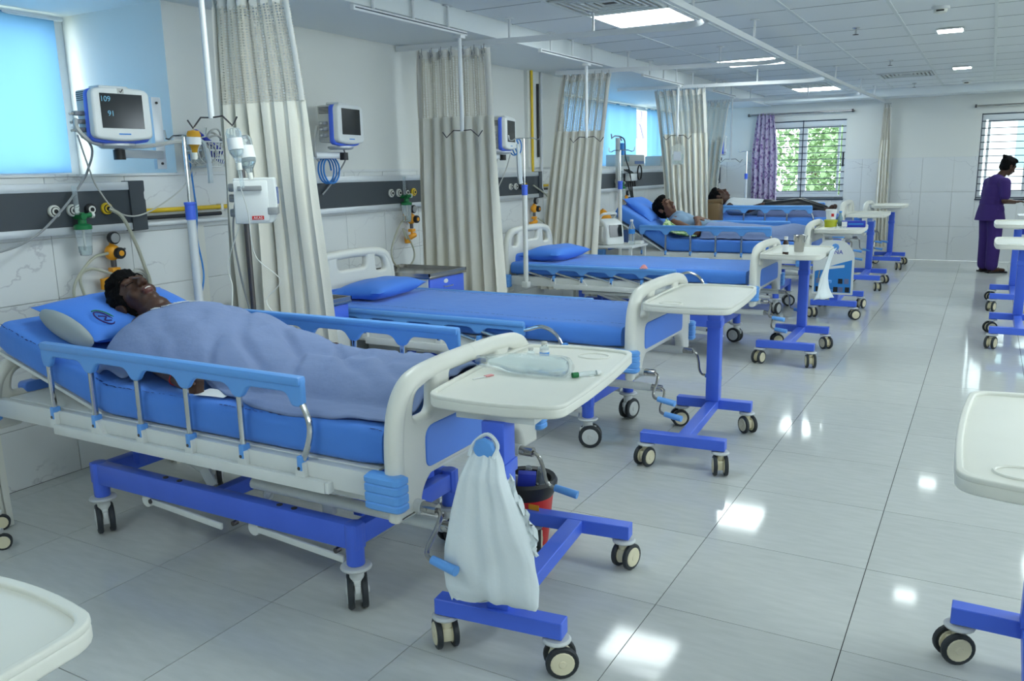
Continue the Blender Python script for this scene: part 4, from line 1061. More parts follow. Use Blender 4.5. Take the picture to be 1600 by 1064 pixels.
def regulator(label, y, z, tube_pts):
    t = T('suction_regulator', label, 'regulator', (.05, y, z), group='orange suction regulators')
    P('gauge', MB().lathe([(.030, -.012), (.032, .0), (.032, .012), (.028, .016)], 20, TR(.02, .0, .075) @ R3('Y', PI/2)), 'black', t)
    P('gauge_dial', MB().lathe([(.025, .0155), (.025, .0175)], 18, TR(.02, .0, .075) @ R3('Y', PI/2)), 'grey', t)
    bdy = MB(); bdy.ell((0, 0, 0), (.034, .042, .042), 18); bdy.cyl((0, 0, .03), (0, 0, .05), .012); P('regulator_body', bdy, 'orange', t)
    kb = P('control_knob', MB().lathe([(.028, .0), (.03, .006), (.03, .022), (.026, .028)], 20, TR(.028, .012, -.004) @ R3('Y', PI/2)), 'black', t)
    P('knob_face', MB().lathe([(.015, .027), (.014, .031)], 16, TR(.028, .012, -.004) @ R3('Y', PI/2)), 'orange', kb)
    P('outlet_stem', MB().cyl((0, 0, -.04), (0, 0, -.075), .014), 'iron', t)
    j = MB(); j.box(-.02, .02, -.024, .024, -.102, -.078); j.cyl((0, 0, -.135), (0, 0, -.10), .010); P('coupling', j, 'orange', t, bevel=.004)
    h = MB(); h.tube([(0, .035, -.128), (0, -.02, -.142), (0, -.065, -.15)], .022, 8); h.cyl((.0, -.06, -.185), (0, -.06, -.13), .024); P('jar_lid', h, 'orange', t)
    P('side_valve', MB().cyl((0, .04, .008), (0, .075, .012), .006), 'steel', t)
    P('suction_tube', MB().tube(smooth_path([Vector(p)-Vector((.05, y, z)) for p in tube_pts], 8), .0075, 8), 'tube', t)
    return t
regulator('orange suction regulator with round black gauge above the sleeping patient', .83, 1.10, [(.07, .79, 1.10), (.07, .70, 1.08), (.07, .60, .98), (.07, .58, .90), (.07, .60, .80), (.07, .66, .80), (.07, .62, .98), (.07, .68, 1.03), (.07, .78, 1.0), (.07, .84, .97)])
regulator('orange suction regulator with a hanging loop of tube beside the steel-topped locker', 3.44, 1.12, [(.07, 3.40, 1.12), (.07, 3.28, 1.10), (.07, 3.15, .92), (.07, 3.17, .80), (.07, 3.30, .74), (.07, 3.42, .80), (.07, 3.42, .90), (.07, 3.30, 1.05), (.07, 3.34, .97)])
regulator('orange suction regulator behind the white drip pole of the empty bed', 5.50, 1.10, [(.07, 5.54, 1.0), (.08, 5.75, .93), (.08, 5.85, 1.0), (.08, 5.75, 1.2), (.07, 5.45, 1.33)])
regulator('orange suction regulator near the half-sitting patient with dark cables', 7.95, 1.10, [(.07, 7.92, 1.08), (.07, 7.8, .95), (.07, 7.95, .85), (.07, 8.05, 1.0)])
regulator('orange suction regulator above the headboard before the floral curtain', 11.9, 1.10, [(.07, 11.86, 1.08), (.07, 11.8, .95), (.07, 11.95, .9)])
# gas pipes
def pipe(name, label, pts, r, m): return setp(P(name, MB().tube(pts, r, 10), m), label, 'pipe')
pipe('gas_pipe', 'yellow gas pipe along the tiled wall beside the first curtain', [(.03, 1.03, 1.30), (.03, 1.90, 1.30)], .013, 'yellow')
pipe('gas_pipe', 'black gas pipe below the yellow one beside the first curtain', [(.028, 1.03, 1.262), (.028, 1.58, 1.262)], .011, 'black')
pipe('gas_pipe', 'white gas pipe under the black one beside the first curtain', [(.03, 1.02, 1.228), (.03, 1.90, 1.228)], .013, 'white_track')
pipe('gas_pipe', 'yellow gas pipe running down the pilaster', [(.056, 5.475, 2.42), (.056, 5.475, 1.46)], .013, 'yellow')
pipe('gas_pipe', 'black gas pipe down the pilaster beside the yellow one', [(.056, 5.60, 2.30), (.056, 5.60, 1.60)], .013, 'black')
pipe('gas_pipe', 'white gas pipe running down the pilaster', [(.056, 5.67, 2.42), (.056, 5.66, 1.30), (.05, 5.72, 1.24)], .013, 'white_track')
pipe('gas_pipe', 'short yellow gas pipe along the wall at the foot of the pilaster', [(.03, 5.68, 1.32), (.03, 6.2, 1.32)], .013, 'yellow')
pipe('gas_pipe', 'short black gas pipe along the wall at the foot of the pilaster', [(.03, 5.68, 1.285), (.03, 6.2, 1.285)], .011, 'black')
pipe('gas_pipe', 'short white gas pipe along the wall at the foot of the pilaster', [(.03, 5.68, 1.245), (.03, 6.2, 1.245)], .012, 'white_track')
for k, (y, z) in enumerate(((1.58, 1.30), (5.50, 1.95), (5.52, 1.62), (1.35, 1.262))):
    cl = P('pipe_clip', MB().box(.002, .045, y-.008, y+.012, z-.018, z+.018), 'cream', bevel=.003)
    setp(cl, ['cream pipe clip on the yellow pipe by the first curtain', 'upper cream pipe clip on the pilaster', 'lower cream pipe clip on the pilaster', 'cream pipe clip on the black pipe by the first curtain'][k], 'pipe clip')
# ------------------------------------------------------------------ patient monitors
def monitor(label, c, rz, k=1.0, lit=False, tilt=0.0):
    t = T('patient_monitor', label, 'monitor', c, rot=(0, tilt, rz), group='wall mounted patient monitors')
    w_, h_ = .30*k, .245*k
    bz = plate([rpoly([(-w_/2, -h_/2+.012, .03), (0, -h_/2-.006, .2), (w_/2, -h_/2+.012, .03), (w_/2-.004, h_/2-.006, .035), (0, h_/2+.006, .2), (-w_/2+.004, h_/2-.006, .035)], 6)], .05, .012, TR(-.025, 0, 0) @ FACE_X)
    P('bezel', bz, 'device', t)
    P('screen', MB().box(-.002, .0015, -.108*k, .105*k, -.065*k, .095*k), 'screen', t)
    bn = plate([rpoly([(-w_/2-.004, -h_/2+.0, .03), (0, -h_/2-.02, .2), (w_/2+.004, -h_/2+.0, .03), (w_/2, h_/2-.002, .035), (-w_/2, h_/2-.002, .035)], 6)], .035, .008, TR(-.055, 0, -.002) @ FACE_X)
    P('blue_band', bn, 'frame_blue', t)
    P('casing', MB().box(-.165, -.06, -w_/2+.012, w_/2-.012, -h_/2+.012, h_/2-.008), 'grey_light', t, bevel=.012)
    P('carry_handle', MB().box(-.13, -.03, -.09, .06, h_/2-.004, h_/2+.012), 'device', t, bevel=.008)
    for q in range(3):
        cn = P('connector', MB().box(-.125, -.085, -w_/2-.035, -w_/2+.014, -.005-q*.038, .015-q*.038), 'grey', t, bevel=.004)
        P('plug_grip', MB().cyl((-.105, -w_/2-.03, .005-q*.038), (-.105, -w_/2-.055, .0-q*.038), .006, n=8), 'grey_light', cn)
    for q in range(5): P('vent_slot', MB().box(-.15, -.075, -w_/2+.0105, -w_/2+.0125, .065+q*.009, .069+q*.009), 'black', t)
    P('brand_mark', MB().box(.0, .0012, -.03, .03, -h_/2+.028, -h_/2+.034), 'cyan_blue', t)
    P('swivel_plate', MB().lathe([(.07, -h_/2-.034), (.085, -h_/2-.022), (.085, -h_/2-.012), (.02, -h_/2-.010)], 20, TR(-.09, 0, 0)), 'alu', t)
    if lit:
        P('reading', text_mesh('109', .035*k, TR(.0022, -.082*k, .068*k) @ FACE_X, .0003), 'screen_text', t)
        P('reading', text_mesh('91', .035*k, TR(.0022, -.060*k, .002*k) @ FACE_X, .0003), 'screen_text', t)
        P('sticker', MB().box(.0, .0012, -.018, .014, h_/2-.026, h_/2-.002), 'grey_light', t); tk = P('tick_mark', MB().tube([(.002, -.009, h_/2-.014), (.002, -.003, h_/2-.021), (.002, .009, h_/2-.006)], .0022, 5), 'black', t)
    return t
monitor('wall patient monitor showing 109 and 91, tick sticker on its frame', (.33, .775, 1.775), math.radians(-6), 1.0, True)
monitor('wall patient monitor with blank screen above the bed with two lockers', (.33, 2.45, 1.79), math.radians(8), 1.02)
monitor('wall patient monitor with blank screen beside the yellow pipe on the pilaster', (.33, 4.57, 1.79), math.radians(14), 1.12)
monitor('far patient monitor on the wall near the floral curtain', (.33, 11.45, 1.81), math.radians(14), 1.1)
def bracket(label, y, my):
    t = T('monitor_bracket', label, 'bracket', (0, y, 1.5), group='monitor wall brackets')
    P('wall_channel', MB().box(.001, .03, -.03, .03, .02, .40), 'alu', t, bevel=.003)
    for z in (.05, .10, .37): P('bolt', MB().cyl((.03, 0, z), (.036, 0, z), .007, n=8), 'black', t)
    a = Vector((.03, 0, .10)); b_ = Vector((.22, my-y, .10))
    d = (b_-a).normalized(); s = Vector((-d.y, d.x, 0))*.016
    m = MB(); z0, z1 = .075, .118
    m._add([(p+q).to_tuple()[:2]+(z,) for z in (z0, z1) for p, q in ((a, s), (a, -s), (b_, -s), (b_, s))], [(0, 1, 2, 3), (4, 7, 6, 5), (0, 4, 5, 1), (1, 5, 6, 2), (2, 6, 7, 3), (3, 7, 4, 0)])
    P('arm', m, 'alu', t, bevel=.004); P('arm_cap', MB().cyl((.235, my-y, .065), (.235, my-y, .113), .028), 'black', t)
    return t
bracket('wall channel and arm holding the monitor that shows 109', 1.205, .80)
bracket('wall channel and arm holding the blank monitor above the bed with lockers', 2.46-.28, 2.47)
bracket('wall channel and arm holding the blank monitor beside the pilaster', 4.28, 4.58)
bracket('wall channel and arm holding the far monitor near the floral curtain', 11.1, 11.46)
# cables
cable('monitor_cable', 'thick grey cable bundle running from the 109 monitor to the wire basket', 'cable', [(.22, .60, 1.75), (.26, .58, 1.70), (.25, .66, 1.645), (.22, .85, 1.63), (.18, 1.05, 1.64), (.14, 1.25, 1.665), (.14, 1.38, 1.63)], .011, 'grey_light')
cable('monitor_cable', 'grey cable hanging from the 109 monitor across the panel towards the window', 'cable', [(.22, .60, 1.72), (.20, .68, 1.62), (.12, .70, 1.52), (.09, .68, 1.46), (.09, .58, 1.35), (.09, .42, 1.22), (.09, .25, 1.16), (.08, .0, 1.14)], .006, 'grey')
cable('monitor_cable', 'thin grey lead looping from the 109 monitor down to the pipes', 'cable', [(.22, .60, 1.68), (.14, .70, 1.50), (.10, .76, 1.42), (.09, .85, 1.31), (.08, .98, 1.28), (.08, 1.15, 1.34), (.10, 1.30, 1.45), (.12, 1.36, 1.62)], .0045, 'grey_light')
cable('coiled_cable', 'coil of grey cable hanging beside the wire basket', 'cable', [(.14+.004*k, 1.30+.05*math.cos(k*.9)+.003*k, 1.60+.055*math.sin(k*.9)) for k in range(24)], .0045, 'grey_light', seg=4)
cable('sensor_lead', 'thin blue sensor lead with white plug hanging along the drip pole', 'cable', [(.10, 1.33, 1.60), (.10, 1.34, 1.40), (.12, 1.33, 1.28), (.16, 1.28, 1.15), (.22, 1.25, 1.0), (.30, 1.18, .92), (.32, 1.12, .80)], .005, 'cyan_blue')
cable('vacuum_tube', 'translucent twin tube from the yellow outlet down behind the patient\'s head', 'tube', [(.08, .82, 1.325), (.12, .86, 1.28), (.13, .91, 1.15), (.13, .95, 1.02), (.12, .98, .92), (.12, .92, .88)], .010, 'tube')
cable('coiled_cable', 'bundle of grey and white cable coiled behind the sleeping patient\'s head', 'cable', [(.10, .93+.05*math.cos(k*.8), .92+.05*math.sin(k*.8)+.002*k) for k in range(20)], .006, 'grey_light', seg=4)
cable('coiled_cable', 'bright blue cable coil hanging under the blank monitor by the first curtain', 'cable', [(.10+.003*k, 2.42+.07*math.cos(k*.8), 1.50+.085*math.sin(k*.8)) for k in range(26)], .006, 'cyan_blue', seg=4)
cable('monitor_cable', 'grey cable from the blank monitor down to the panel by the first curtain', 'cable', [(.22, 2.48, 1.66), (.12, 2.62, 1.58), (.08, 2.60, 1.50), (.07, 2.50, 1.40), (.07, 2.42, 1.34)], .006, 'grey')
cable('monitor_cable', 'grey lead falling from the connectors of the blank monitor by the first curtain', 'cable', [(.20, 2.27, 1.78), (.18, 2.26, 1.70), (.14, 2.30, 1.60), (.10, 2.38, 1.56)], .010, 'grey_light')
cable('coiled_cable', 'bright blue cable coil below the blank monitor beside the pilaster', 'cable', [(.20+.004*k, 4.80+.07*math.cos(k*.8), 1.68+.07*math.sin(k*.8)) for k in range(22)], .006, 'cyan_blue', seg=4)
cable('monitor_cable', 'dark cable loop under the bracket of the monitor beside the pilaster', 'cable', [(.14, 4.36, 1.60), (.12, 4.34, 1.50), (.12, 4.46, 1.42), (.12, 4.62, 1.48), (.12, 4.68, 1.60)], .007, 'grey')
cable('monitor_cable', 'pair of thin leads hanging across the panel under the monitor beside the pilaster', 'cable', [(.12, 4.40, 1.56), (.08, 4.50, 1.42), (.08, 4.62, 1.26), (.08, 4.72, 1.30), (.10, 4.86, 1.48), (.14, 4.88, 1.62)], .005, 'grey_light')
cable('sensor_lead', 'white probe sleeve hanging from the stand hook beside the pilaster', 'cable', [(.36, 4.62, 1.70), (.36, 4.64, 1.60), (.36, 4.65, 1.45), (.36, 4.67, 1.36)], [.012]*8+[.022]*12+[.02]*5, 'tablecloth_white')
for k, (dy, lab) in enumerate(((0, 'first'), (.06, 'second'), (.12, 'third'))):
    cable('ventilator_cable', f'{["leftmost", "middle", "outermost"][k]} black cable of three hanging from the ledge by the half-sitting patient', 'cable', [(.06, 7.85+dy, 1.46), (.10, 7.95+dy, 1.40), (.09, 7.92+dy, 1.28), (.09, 8.02+dy*.5, 1.12), (.09, 8.10+dy*.3, .98), (.09, 8.16, .86)], .008, 'black')
cable('coiled_cable', 'black coiled lead on the dark panel by the half-sitting patient', 'cable', [(.09, 8.30+.07*math.cos(k*.8), 1.42+.09*math.sin(k*.8)) for k in range(20)], .009, 'black', seg=4)
cable('coiled_cable', 'dark tangle of leads under the far monitor', 'cable', [(.012, 11.9+.14*math.cos(k*.9), 1.58+.08*math.sin(k*.7)) for k in range(22)], .008, 'grey', seg=4)
mj = T('cable_box', 'white cable junction box with three black plugs on the panel by the half-sitting patient', 'junction box', (.06, 8.0, 1.30))
P('box', MB().box(.0, .07, -.12, .12, .02, .11), 'device', mj, bevel=.008)
for k in range(3): P('plug', MB().cyl((.05, -.07+.07*k, .03), (.06, -.07+.07*k, -.05), .014), 'black', mj)
# devices on the window ledge
def ledge_device(label, y, x, w_, h_):
    t = T('ledge_device', label, 'medical device', (x, y, SILL))
    P('casing', MB().box(-.12, .12, -w_/2, w_/2, 0, h_), 'grey_light', t, bevel=.012); P('display', MB().box(.118, .123, -w_/2+.04, -w_/2+.22, h_*.4, h_*.85), 'far_window', t)
    P('control_strip', MB().box(.118, .124, .02, w_/2-.04, h_*.2, h_*.45), 'blanket', t)
ledge_device('grey medical device with pale screen on the window ledge behind the ventilator cables', 8.75, -.28, .80, .15)
ledge_device('small blue-topped medical device on the window ledge beside the curtain', 9.95, -.28, .34, .14)
tw = T('cable_stand', 'grey pole clamp with draped cables rising above the window ledge', 'stand', (.10, 7.55, 1.25))
P('column', MB().box(-.02, .02, -.03, .03, 0, .58), 'grey_light', tw, bevel=.005); P('hook_arm', MB().tube([(0, -.20, .62), (0, -.19, .57), (0, -.1, .60), (0, .05, .60), (0, .12, .55)], .008, 6), 'grey', tw)
P('clamp', MB().box(-.03, .05, .02, .09, .38, .52), 'cyan_blue', tw, bevel=.006); P('draped_lead', MB().tube(smooth_path([(0, .05, .60), (.02, .16, .55), (.03, .17, .35), (.03, .3, .2), (.03, .36, .05)], 6), .008, 6), 'black', tw)
# ------------------------------------------------------------------ curtains and tracks
ZT = 2.385
def curtain(label, y, top, bot, nf, zbot=.25, znet=1.86, ztop=2.335, swing=0.0, seed=0, m='curtain', amp=.035, ang=0.10, flat=None):
    t = T('privacy_curtain', label, 'curtain', (0, y, 0), group='cream privacy curtains')
    def pos(u, z):
        f = max(0, (ztop-z)/(ztop-zbot)); f2 = f**.8
        a = top[0]+(bot[0]-top[0])*f2; b_ = top[1]+(bot[1]-top[1])*f2
        ph = u*nf*2*PI; n = noise.noise(Vector((u*4+seed, z*.7, 0)))
        amp_ = amp*(1 if flat is None or u < flat else .30)
        x = a+(b_-a)*u+.010*math.sin(ph*2+seed)+.02*n*f
        yy = ang*(x)+swing*f+amp_*(.6+.6*f)*math.sin(ph+n*1.2)+.02*noise.noise(Vector((u*3, z*1.5, seed+3)))
        return Vector((x, yy, z))
    n = nf*10
    P('net_top', MB().grid(lambda u, v: pos(u, znet+(ztop-.03-znet)*v), n, 8), 'net', t, smooth=80)
    P('drape', MB().grid(lambda u, v: pos(u, zbot+(znet+.012*math.sin(u*40)*0-zbot)*v), n, 26), m, t, smooth=80)
    hd = P('header_band', MB().grid(lambda u, v: pos(u, ztop-.045+.06*v+.008*math.sin(u*nf*9)), n, 4), 'curtain_band', t, smooth=80)
    P('side_hem', MB().grid(lambda u, v: pos(.0+.05*u, znet+(ztop-.03-znet)*v)+Vector((0, -.006, 0)), 4, 8), 'curtain_band', t, smooth=80)
    P('side_hem', MB().grid(lambda u, v: pos(.93+.07*u, znet+(ztop-.03-znet)*v)+Vector((0, -.006, 0)), 4, 8), 'curtain_band', t, smooth=80)
    hk = cached('hook', lambda: MB().tube([(0, 0, -.035), (.004, 0, -.02), (-.003, 0, -.008), (0, 0, .03)], .003, 5).mesh())
    for k in range(nf*2):
        p = pos((k+.5)/(nf*2), ztop); P('curtain_hook', hk, 'grey', t, (p.x, p.y, ztop+.01))
    return t
curtain('cream curtain with white net top hanging between the sleeping patient and the empty bed', 1.20, (.47, .95), (.44, 1.12), 7, .22, 1.835, 2.345, 0, 1, flat=.52)
curtain('cream curtain gathered behind the steel-topped locker', 3.40, (.17, .76), (.14, .83), 7, .28, 1.875, 2.335, 0, 2, ang=.14)
curtain('cream curtain hanging beside the pilaster with gas pipes', 5.62, (.30, .78), (.02, .60), 7, .28, 1.84, 2.35, 0, 3, ang=.14)
curtain('cream curtain with a clear drip bag in front of it', 7.78, (.45, 1.05), (.68, 1.14), 8, .30, 1.86, 2.34, 0, 4, ang=.10)
curtain('pale net-topped curtain nearest the floral one', 10.1, (.20, .72), (.10, .50), 6, .3, 1.84, 2.35, 0, 5, ang=.10)
curtain('narrow cream curtain bunched against the tiled end wall', 11.95, (2.50, 2.60), (2.44, 2.66), 4, .2, 1.815, 2.32, 0, 6, amp=.03)
def track(label, pts, rods, z=2.39):
    t = T('curtain_track', label, 'curtain track', (0, 0, 0), group='white ceiling curtain tracks')
    m = MB(); P_ = [Vector((*p, 0)) for p in pts]
    rows = []
    for i, p in enumerate(P_):
        d = ((P_[i+1] if i < len(P_)-1 else p)-(P_[i-1] if i else p)).normalized(); s = Vector((-d.y, d.x, 0))*.012
        rows.append([m.bm.verts.new((p+q+Vector((0, 0, zz)))) for q, zz in ((s, z-.022), (-s, z-.022), (-s, z+.016), (s, z+.016))])
    for a, b_ in zip(rows, rows[1:]):
        for k in range(4): m.bm.faces.new((a[k], a[(k+1) % 4], b_[(k+1) % 4], b_[k]))
    m.bm.faces.new(rows[0]); m.bm.faces.new(list(reversed(rows[-1])))
    P('rail', m, 'white_track', t, smooth=30)
    for (x, y) in rods:
        zt = ZC if (x > .79 and y < 11.85) else 2.415
        if zt-.01 > z+.016:
            r_ = P('hanger_rod', MB().cyl((x, y, z+.012), (x, y, zt), .009), 'white_track', t); P('ceiling_rose', MB().lathe([(.034, zt-.008), (.034, zt-.001)], 14, TR(x, y, 0)), 'white_track', r_)
    return t
def arc_track(x0, y0, x1, y1, r=.28):
    pts = [(x0, y0), (x1-r, y1)]
    for k in range(1, 9):
        a = PI/2*k/8; pts.append((x1-r+r*math.sin(a), y1-r+r*math.cos(a)))
    return pts
track('white curtain track curving past the largest panel light', arc_track(.01, 3.40, 2.35, 3.75), [(1.5, 3.68), (.9, 3.56)])
track('white curtain track crossing in front of the second panel light', arc_track(.25, 5.60, 2.35, 6.1), [(.95, 5.72), (1.75, 5.95)])
track('white curtain track above the half-sitting patient', arc_track(.05, 7.65, 2.36, 8.1), [(.9, 7.85), (1.6, 8.0)])
track('white curtain track nearest the end wall beam', arc_track(.10, 10.2, 2.4, 10.6), [(.95, 10.35), (1.7, 10.48)])
track('white curtain track of the first curtain, out of view above the front bed', arc_track(.3, 1.22, 2.35, 1.5), [(1.2, 1.33)])
track('long white curtain track running down the ward above the aisle', [(2.36, -1.0), (2.36, 6.0), (2.39, 8.2), (2.50, 12.2)], [(2.36, 3.2), (2.36, 4.7), (2.36, 6.3), (2.39, 8.3), (2.44, 10.0), (2.47, 11.2)])
def drip_rail(label, x, y0, y1, py, zb, hookrot=0.0, longer=None):
    t = T('drip_rail', label, 'ceiling rail', (x, y0, 0), group='ceiling drip rails')
    P('rail', MB().box(-.016, .016, 0, y1-y0, 2.372, 2.402), 'white_track', t, bevel=.004)
    P('slot', MB().box(.0165, .018, .01, y1-y0-.01, 2.384, 2.390), 'grille', t)
    for k in range(3):
        y = (y1-y0)*(.15+.33*k); r_ = P('hanger_rod', MB().cyl((.01, y, 2.40), (.01, y, ZC), .010), 'white_track', t); P('ceiling_rose', MB().lathe([(.034, ZC-.008), (.034, ZC-.001)], 14, TR(.01, y, 0)), 'white_track', r_)
    q = T('drip_pole', label.replace('white ceiling rail', 'white tube drip pole hanging'), 'drip pole', (x, py, zb), hookrot, group='drip poles hanging from ceiling rails')
    P('tube', MB().cyl((0, 0, 0), (0, 0, 2.372-zb), .0135), 'white_track', q); P('carriage', MB().box(-.03, .03, -.03, .03, 2.35-zb, 2.371-zb), 'white_track', q, bevel=.004)
    h = .13
    for s in (-1, 1): P('hook', MB().tube([(0, 0, .004), (s*h*.55, 0, .008), (s*h*.75, 0, -.012), (s*h, 0, -.038), (s*h*1.25, 0, .0)], .004, 6), 'iron', q)
drip_rail('white ceiling rail above the front bed with a yellow bottle hung below', .85, -.4, .9, .85, 1.735)
drip_rail('white ceiling rail above the empty bed between the lockers', .80, 1.95, 3.13, 3.05, 1.745)
drip_rail('white ceiling rail above the empty bed with the drip pole', .85, 4.12, 5.33, 5.0, 1.745)
drip_rail('white ceiling rail above the half-sitting patient', .86, 6.33, 7.60, 7.45, 1.82)
drip_rail('white ceiling rail above the bed before the barred window', .92, 8.55, 9.62, 9.5, 1.56)
# window curtains of the bays
def sheer(label, y0, y1, m='blue_sheer', x=-.80, nf=4):
    t = T('window_curtain', label, 'curtain', (x, y0, 0), group='blue sheer window curtains')
    fn = lambda u, v: (.02*math.sin(u*nf*2*PI)+.008*noise.noise(Vector((u*9, v*2, y0))), (y1-y0)*u, SILL+.015+(ZS-.04-SILL)*v)
    P('fabric', MB().grid(fn, 60, 6), m, t, smooth=80); P('rod', MB().cyl((0, -.05, ZS-.03), (0, y1-y0+.05, ZS-.03), .010), 'white_track', t)
sheer('bright blue sheer curtain across the window beside the 109 monitor', -1.5, 1.22, nf=5)
sheer('blue sheer curtain covering the unseen part of the front window', -4.4, -1.55, nf=5)
sheer('blue sheer curtain on the ledge window, on the pilaster side of the purple letter', 6.5, 10.48, nf=9)
sheer('blue sheer curtain on the ledge window, on the floral curtain side of the purple letter', 10.93, 12.2, nf=4)
# floral curtain and rods at the end wall
def rod(label, x0, x1, z):
    t = T('curtain_rod', label, 'curtain rod', (x0, YE-.09, z)); P('pole', MB().cyl((0, 0, 0), (x1-x0, 0, 0), .013), 'steel', t)
    for s in (0, x1-x0): P('finial', MB().cyl((s-.012, 0, 0), (s+.012, 0, 0), .024), 'iron', t); P('wall_bracket', MB().box(s-.01, s+.01, 0, .088, -.015, .015), 'iron', t)
rod('metal curtain rod above the window with the floral curtain', .46, 2.05, 2.28); rod('metal curtain rod above the window behind the person in purple', 3.72, 5.2, 2.255)
t = T('floral_curtain', 'purple floral curtain pushed to the side of the barred window', 'curtain', (0, YE-.09, 0))
P('fabric', MB().grid(lambda u, v: (lerp([(0, .54), (.6, .53), (1, .60)], v)+lerp([(0, .42), (.6, .42), (1, .27)], v)*u+.008*math.sin(u*30), .035*math.sin(u*5*2*PI)*(.7+.5*(1-v))-.0, .80+1.50*v), 60, 18), 'floral', t, smooth=80)
# ================================================================== STANDS, LOCKERS, SMALL THINGS
def bed_drip_stand(label, x, y, zbase, zc, ztop, hook=(-.10, .12)):
    t = T('drip_stand', label, 'drip stand', (x, y, zbase), group='drip stands fixed to the beds')
    P('lower_tube', MB().cyl((0, 0, 0), (0, 0, zc-zbase), .021, n=14), 'white_metal', t); P('collar', MB().lathe([(.025, zc-zbase-.07), (.025, zc-zbase), (.028, zc-zbase+.004), (.028, zc-zbase+.014), (.01, zc-zbase+.016)], 16), 'frame_blue', t)
    P('upper_rod', MB().cyl((0, 0, zc-zbase), (0, 0, ztop-zbase), .008, n=10), 'chrome', t)
    for h in hook: P('hook', MB().tube([(0, 0, ztop-zbase), (h*.7, 0, ztop-zbase), (h, 0, ztop-zbase-.015), (h*1.25, 0, ztop-zbase-.01), (h*1.32, 0, ztop-zbase+.03)], .005, 6), 'chrome', t)
    P('mount', MB().box(-.03, .03, -.03, .03, 0, .05), 'white_metal', t, bevel=.004)
bed_drip_stand('white drip stand with blue collar behind the sleeping patient', .60, .89, .49, 1.34, 1.67)
bed_drip_stand('white drip stand with blue collar on the side of the empty bed', .585, 4.325, .49, 1.34, 1.735, (-.11, .12))
bed_drip_stand('white drip stand with blue collar at the head of the half-sitting patient\'s bed', .60, 6.40, .49, 1.33, 1.66)
bed_drip_stand('white drip stand with blue collar against the floral curtain', .60, 11.66, .49, 1.34, 1.70)
# infusion pump on its own floor stand
fs = T('pump_stand', 'dark metal floor stand carrying the infusion pump', 'stand', (.77, 1.08, 0))
P('pole', MB().cyl((0, 0, .05), (0, 0, 1.62), .014), 'iron', fs)
for k in range(5): P('foot', MB().cyl((0, 0, .06), (.22*math.cos(k*1.257), .22*math.sin(k*1.257)*.9, .03), .014), 'iron', fs); 
for k in range(5): P('caster', MB().ell((.22*math.cos(k*1.257), .2*math.sin(k*1.257), .022), (.022, .022, .022), 10), 'rubber', fs)
P('hook', MB().tube([(0, 0, 1.62), (.04, -.02, 1.64), (.09, -.03, 1.63), (.10, -.03, 1.66)], .005, 6), 'iron', fs)
ip = T('infusion_pump', 'white infusion pump with red label clamped to a dark stand', 'infusion pump', (.915, 1.02, 1.25), math.radians(40))
P('casing', plate([rpoly([(-.10, .0, .008), (.07, .0, .01), (.085, .02, .01), (.10, .09, .02), (.095, .215, .012), (-.095, .215, .012)])], .10, .006, XY_FACE_Y), 'device', ip)
P('front_plate', MB().box(-.095, .06, -.056, -.049, .012, .20), 'device', ip, bevel=.003)
P('red_label', MB().box(-.02, .035, -.0575, -.0555, .018, .036), 'red', ip); P('lettering', text_mesh('AKAS', .017, TR(.0075, -.0578, .0265) @ XY_FACE_Y, .0003), 'paper', ip)
P('line_clamp', MB().box(-.075, .035, -.07, -.055, .155, .178), 'grey', ip, bevel=.004); P('latch', MB().box(.055, .10, -.06, .045, .04, .075), 'grey', ip, bevel=.004); P('keypad', MB().box(.097, .103, -.03, .03, .09, .17), 'blanket_dark', ip)
for z in (.05, .12, .17): P('pole_knob', MB().lathe([(.018, -.012), (.02, 0), (.018, .012)], 14, TR(-.115, .02, z) @ R3('Y', PI/2)), 'grey', ip)
def bottle(label, loc, rot, h, r, liq=None, m='plastic_clear', band=True, cap='cream', name='drip_bottle', down=True):
    t = T(name, label, 'drip bottle', loc, rot=rot)
    pr = [(.012, 0), (.013, .02), (r*.55, .035), (r*.95, .06), (r, .08), (r, h-.02), (r*.8, h-.005), (.006, h)]
    P('bottle', MB().lathe(pr, 18), m, t)
    P('fluid', MB().lathe([(r*.5, .04), (r*.88, .062), (r*.92, .082), (r*.92, h*.45)], 16), liq or 'liquid', t)
    if band: P('paper_label', MB().lathe([(r+.0008, h*.42), (r+.0008, h*.72)], 18), 'paper', t)
    P('neck_cap', MB().cyl((0, 0, -.02), (0, 0, .012), .013), cap, t); P('hanger_loop', MB().tube([(0, 0, h), (.008, 0, h+.012), (0, 0, h+.024), (-.008, 0, h+.012), (0, 0, h)], .002, 5), 'cream', t)
    return t
bottle('yellow drip bottle with white label hanging by the wire basket', (.715, .85, 1.575), (0, .05, 0), .115, .032, 'yellow_liquid', 'yellow_liquid')
b_ = bottle('small clear drip bottle hanging from the ceiling pole hook', (1.00, .85, 1.52), (0, -.12, 0), .17, .034)
P('drip_chamber', MB().cyl((0, 0, -.10), (0, 0, -.02), .009), 'plastic_clear', b_)
bottle('larger tilted clear drip bottle hanging just above the infusion pump', (.93, .98, 1.475), (0, -.20, 0), .19, .042)
cable('drip_line', 'thin clear drip line from the infusion pump down over the bed rail', 'tube', [(.84, .97, 1.24), (.76, .95, 1.05), (.80, .93, .95), (.82, .90, .86), (.84, .88, .80), (1.1, .83, .78), (1.3, .78, .77), (1.5, .74, .785)], .0028, 'cream')
cable('drip_line', 'clear drip line hanging against the first curtain', 'tube', [(1.00, .85, 1.42), (.98, .9, 1.30), (.95, .95, 1.1), (1.05, 1.0, .98), (.98, .97, .88), (1.1, .93, .80)], .0025, 'cream')
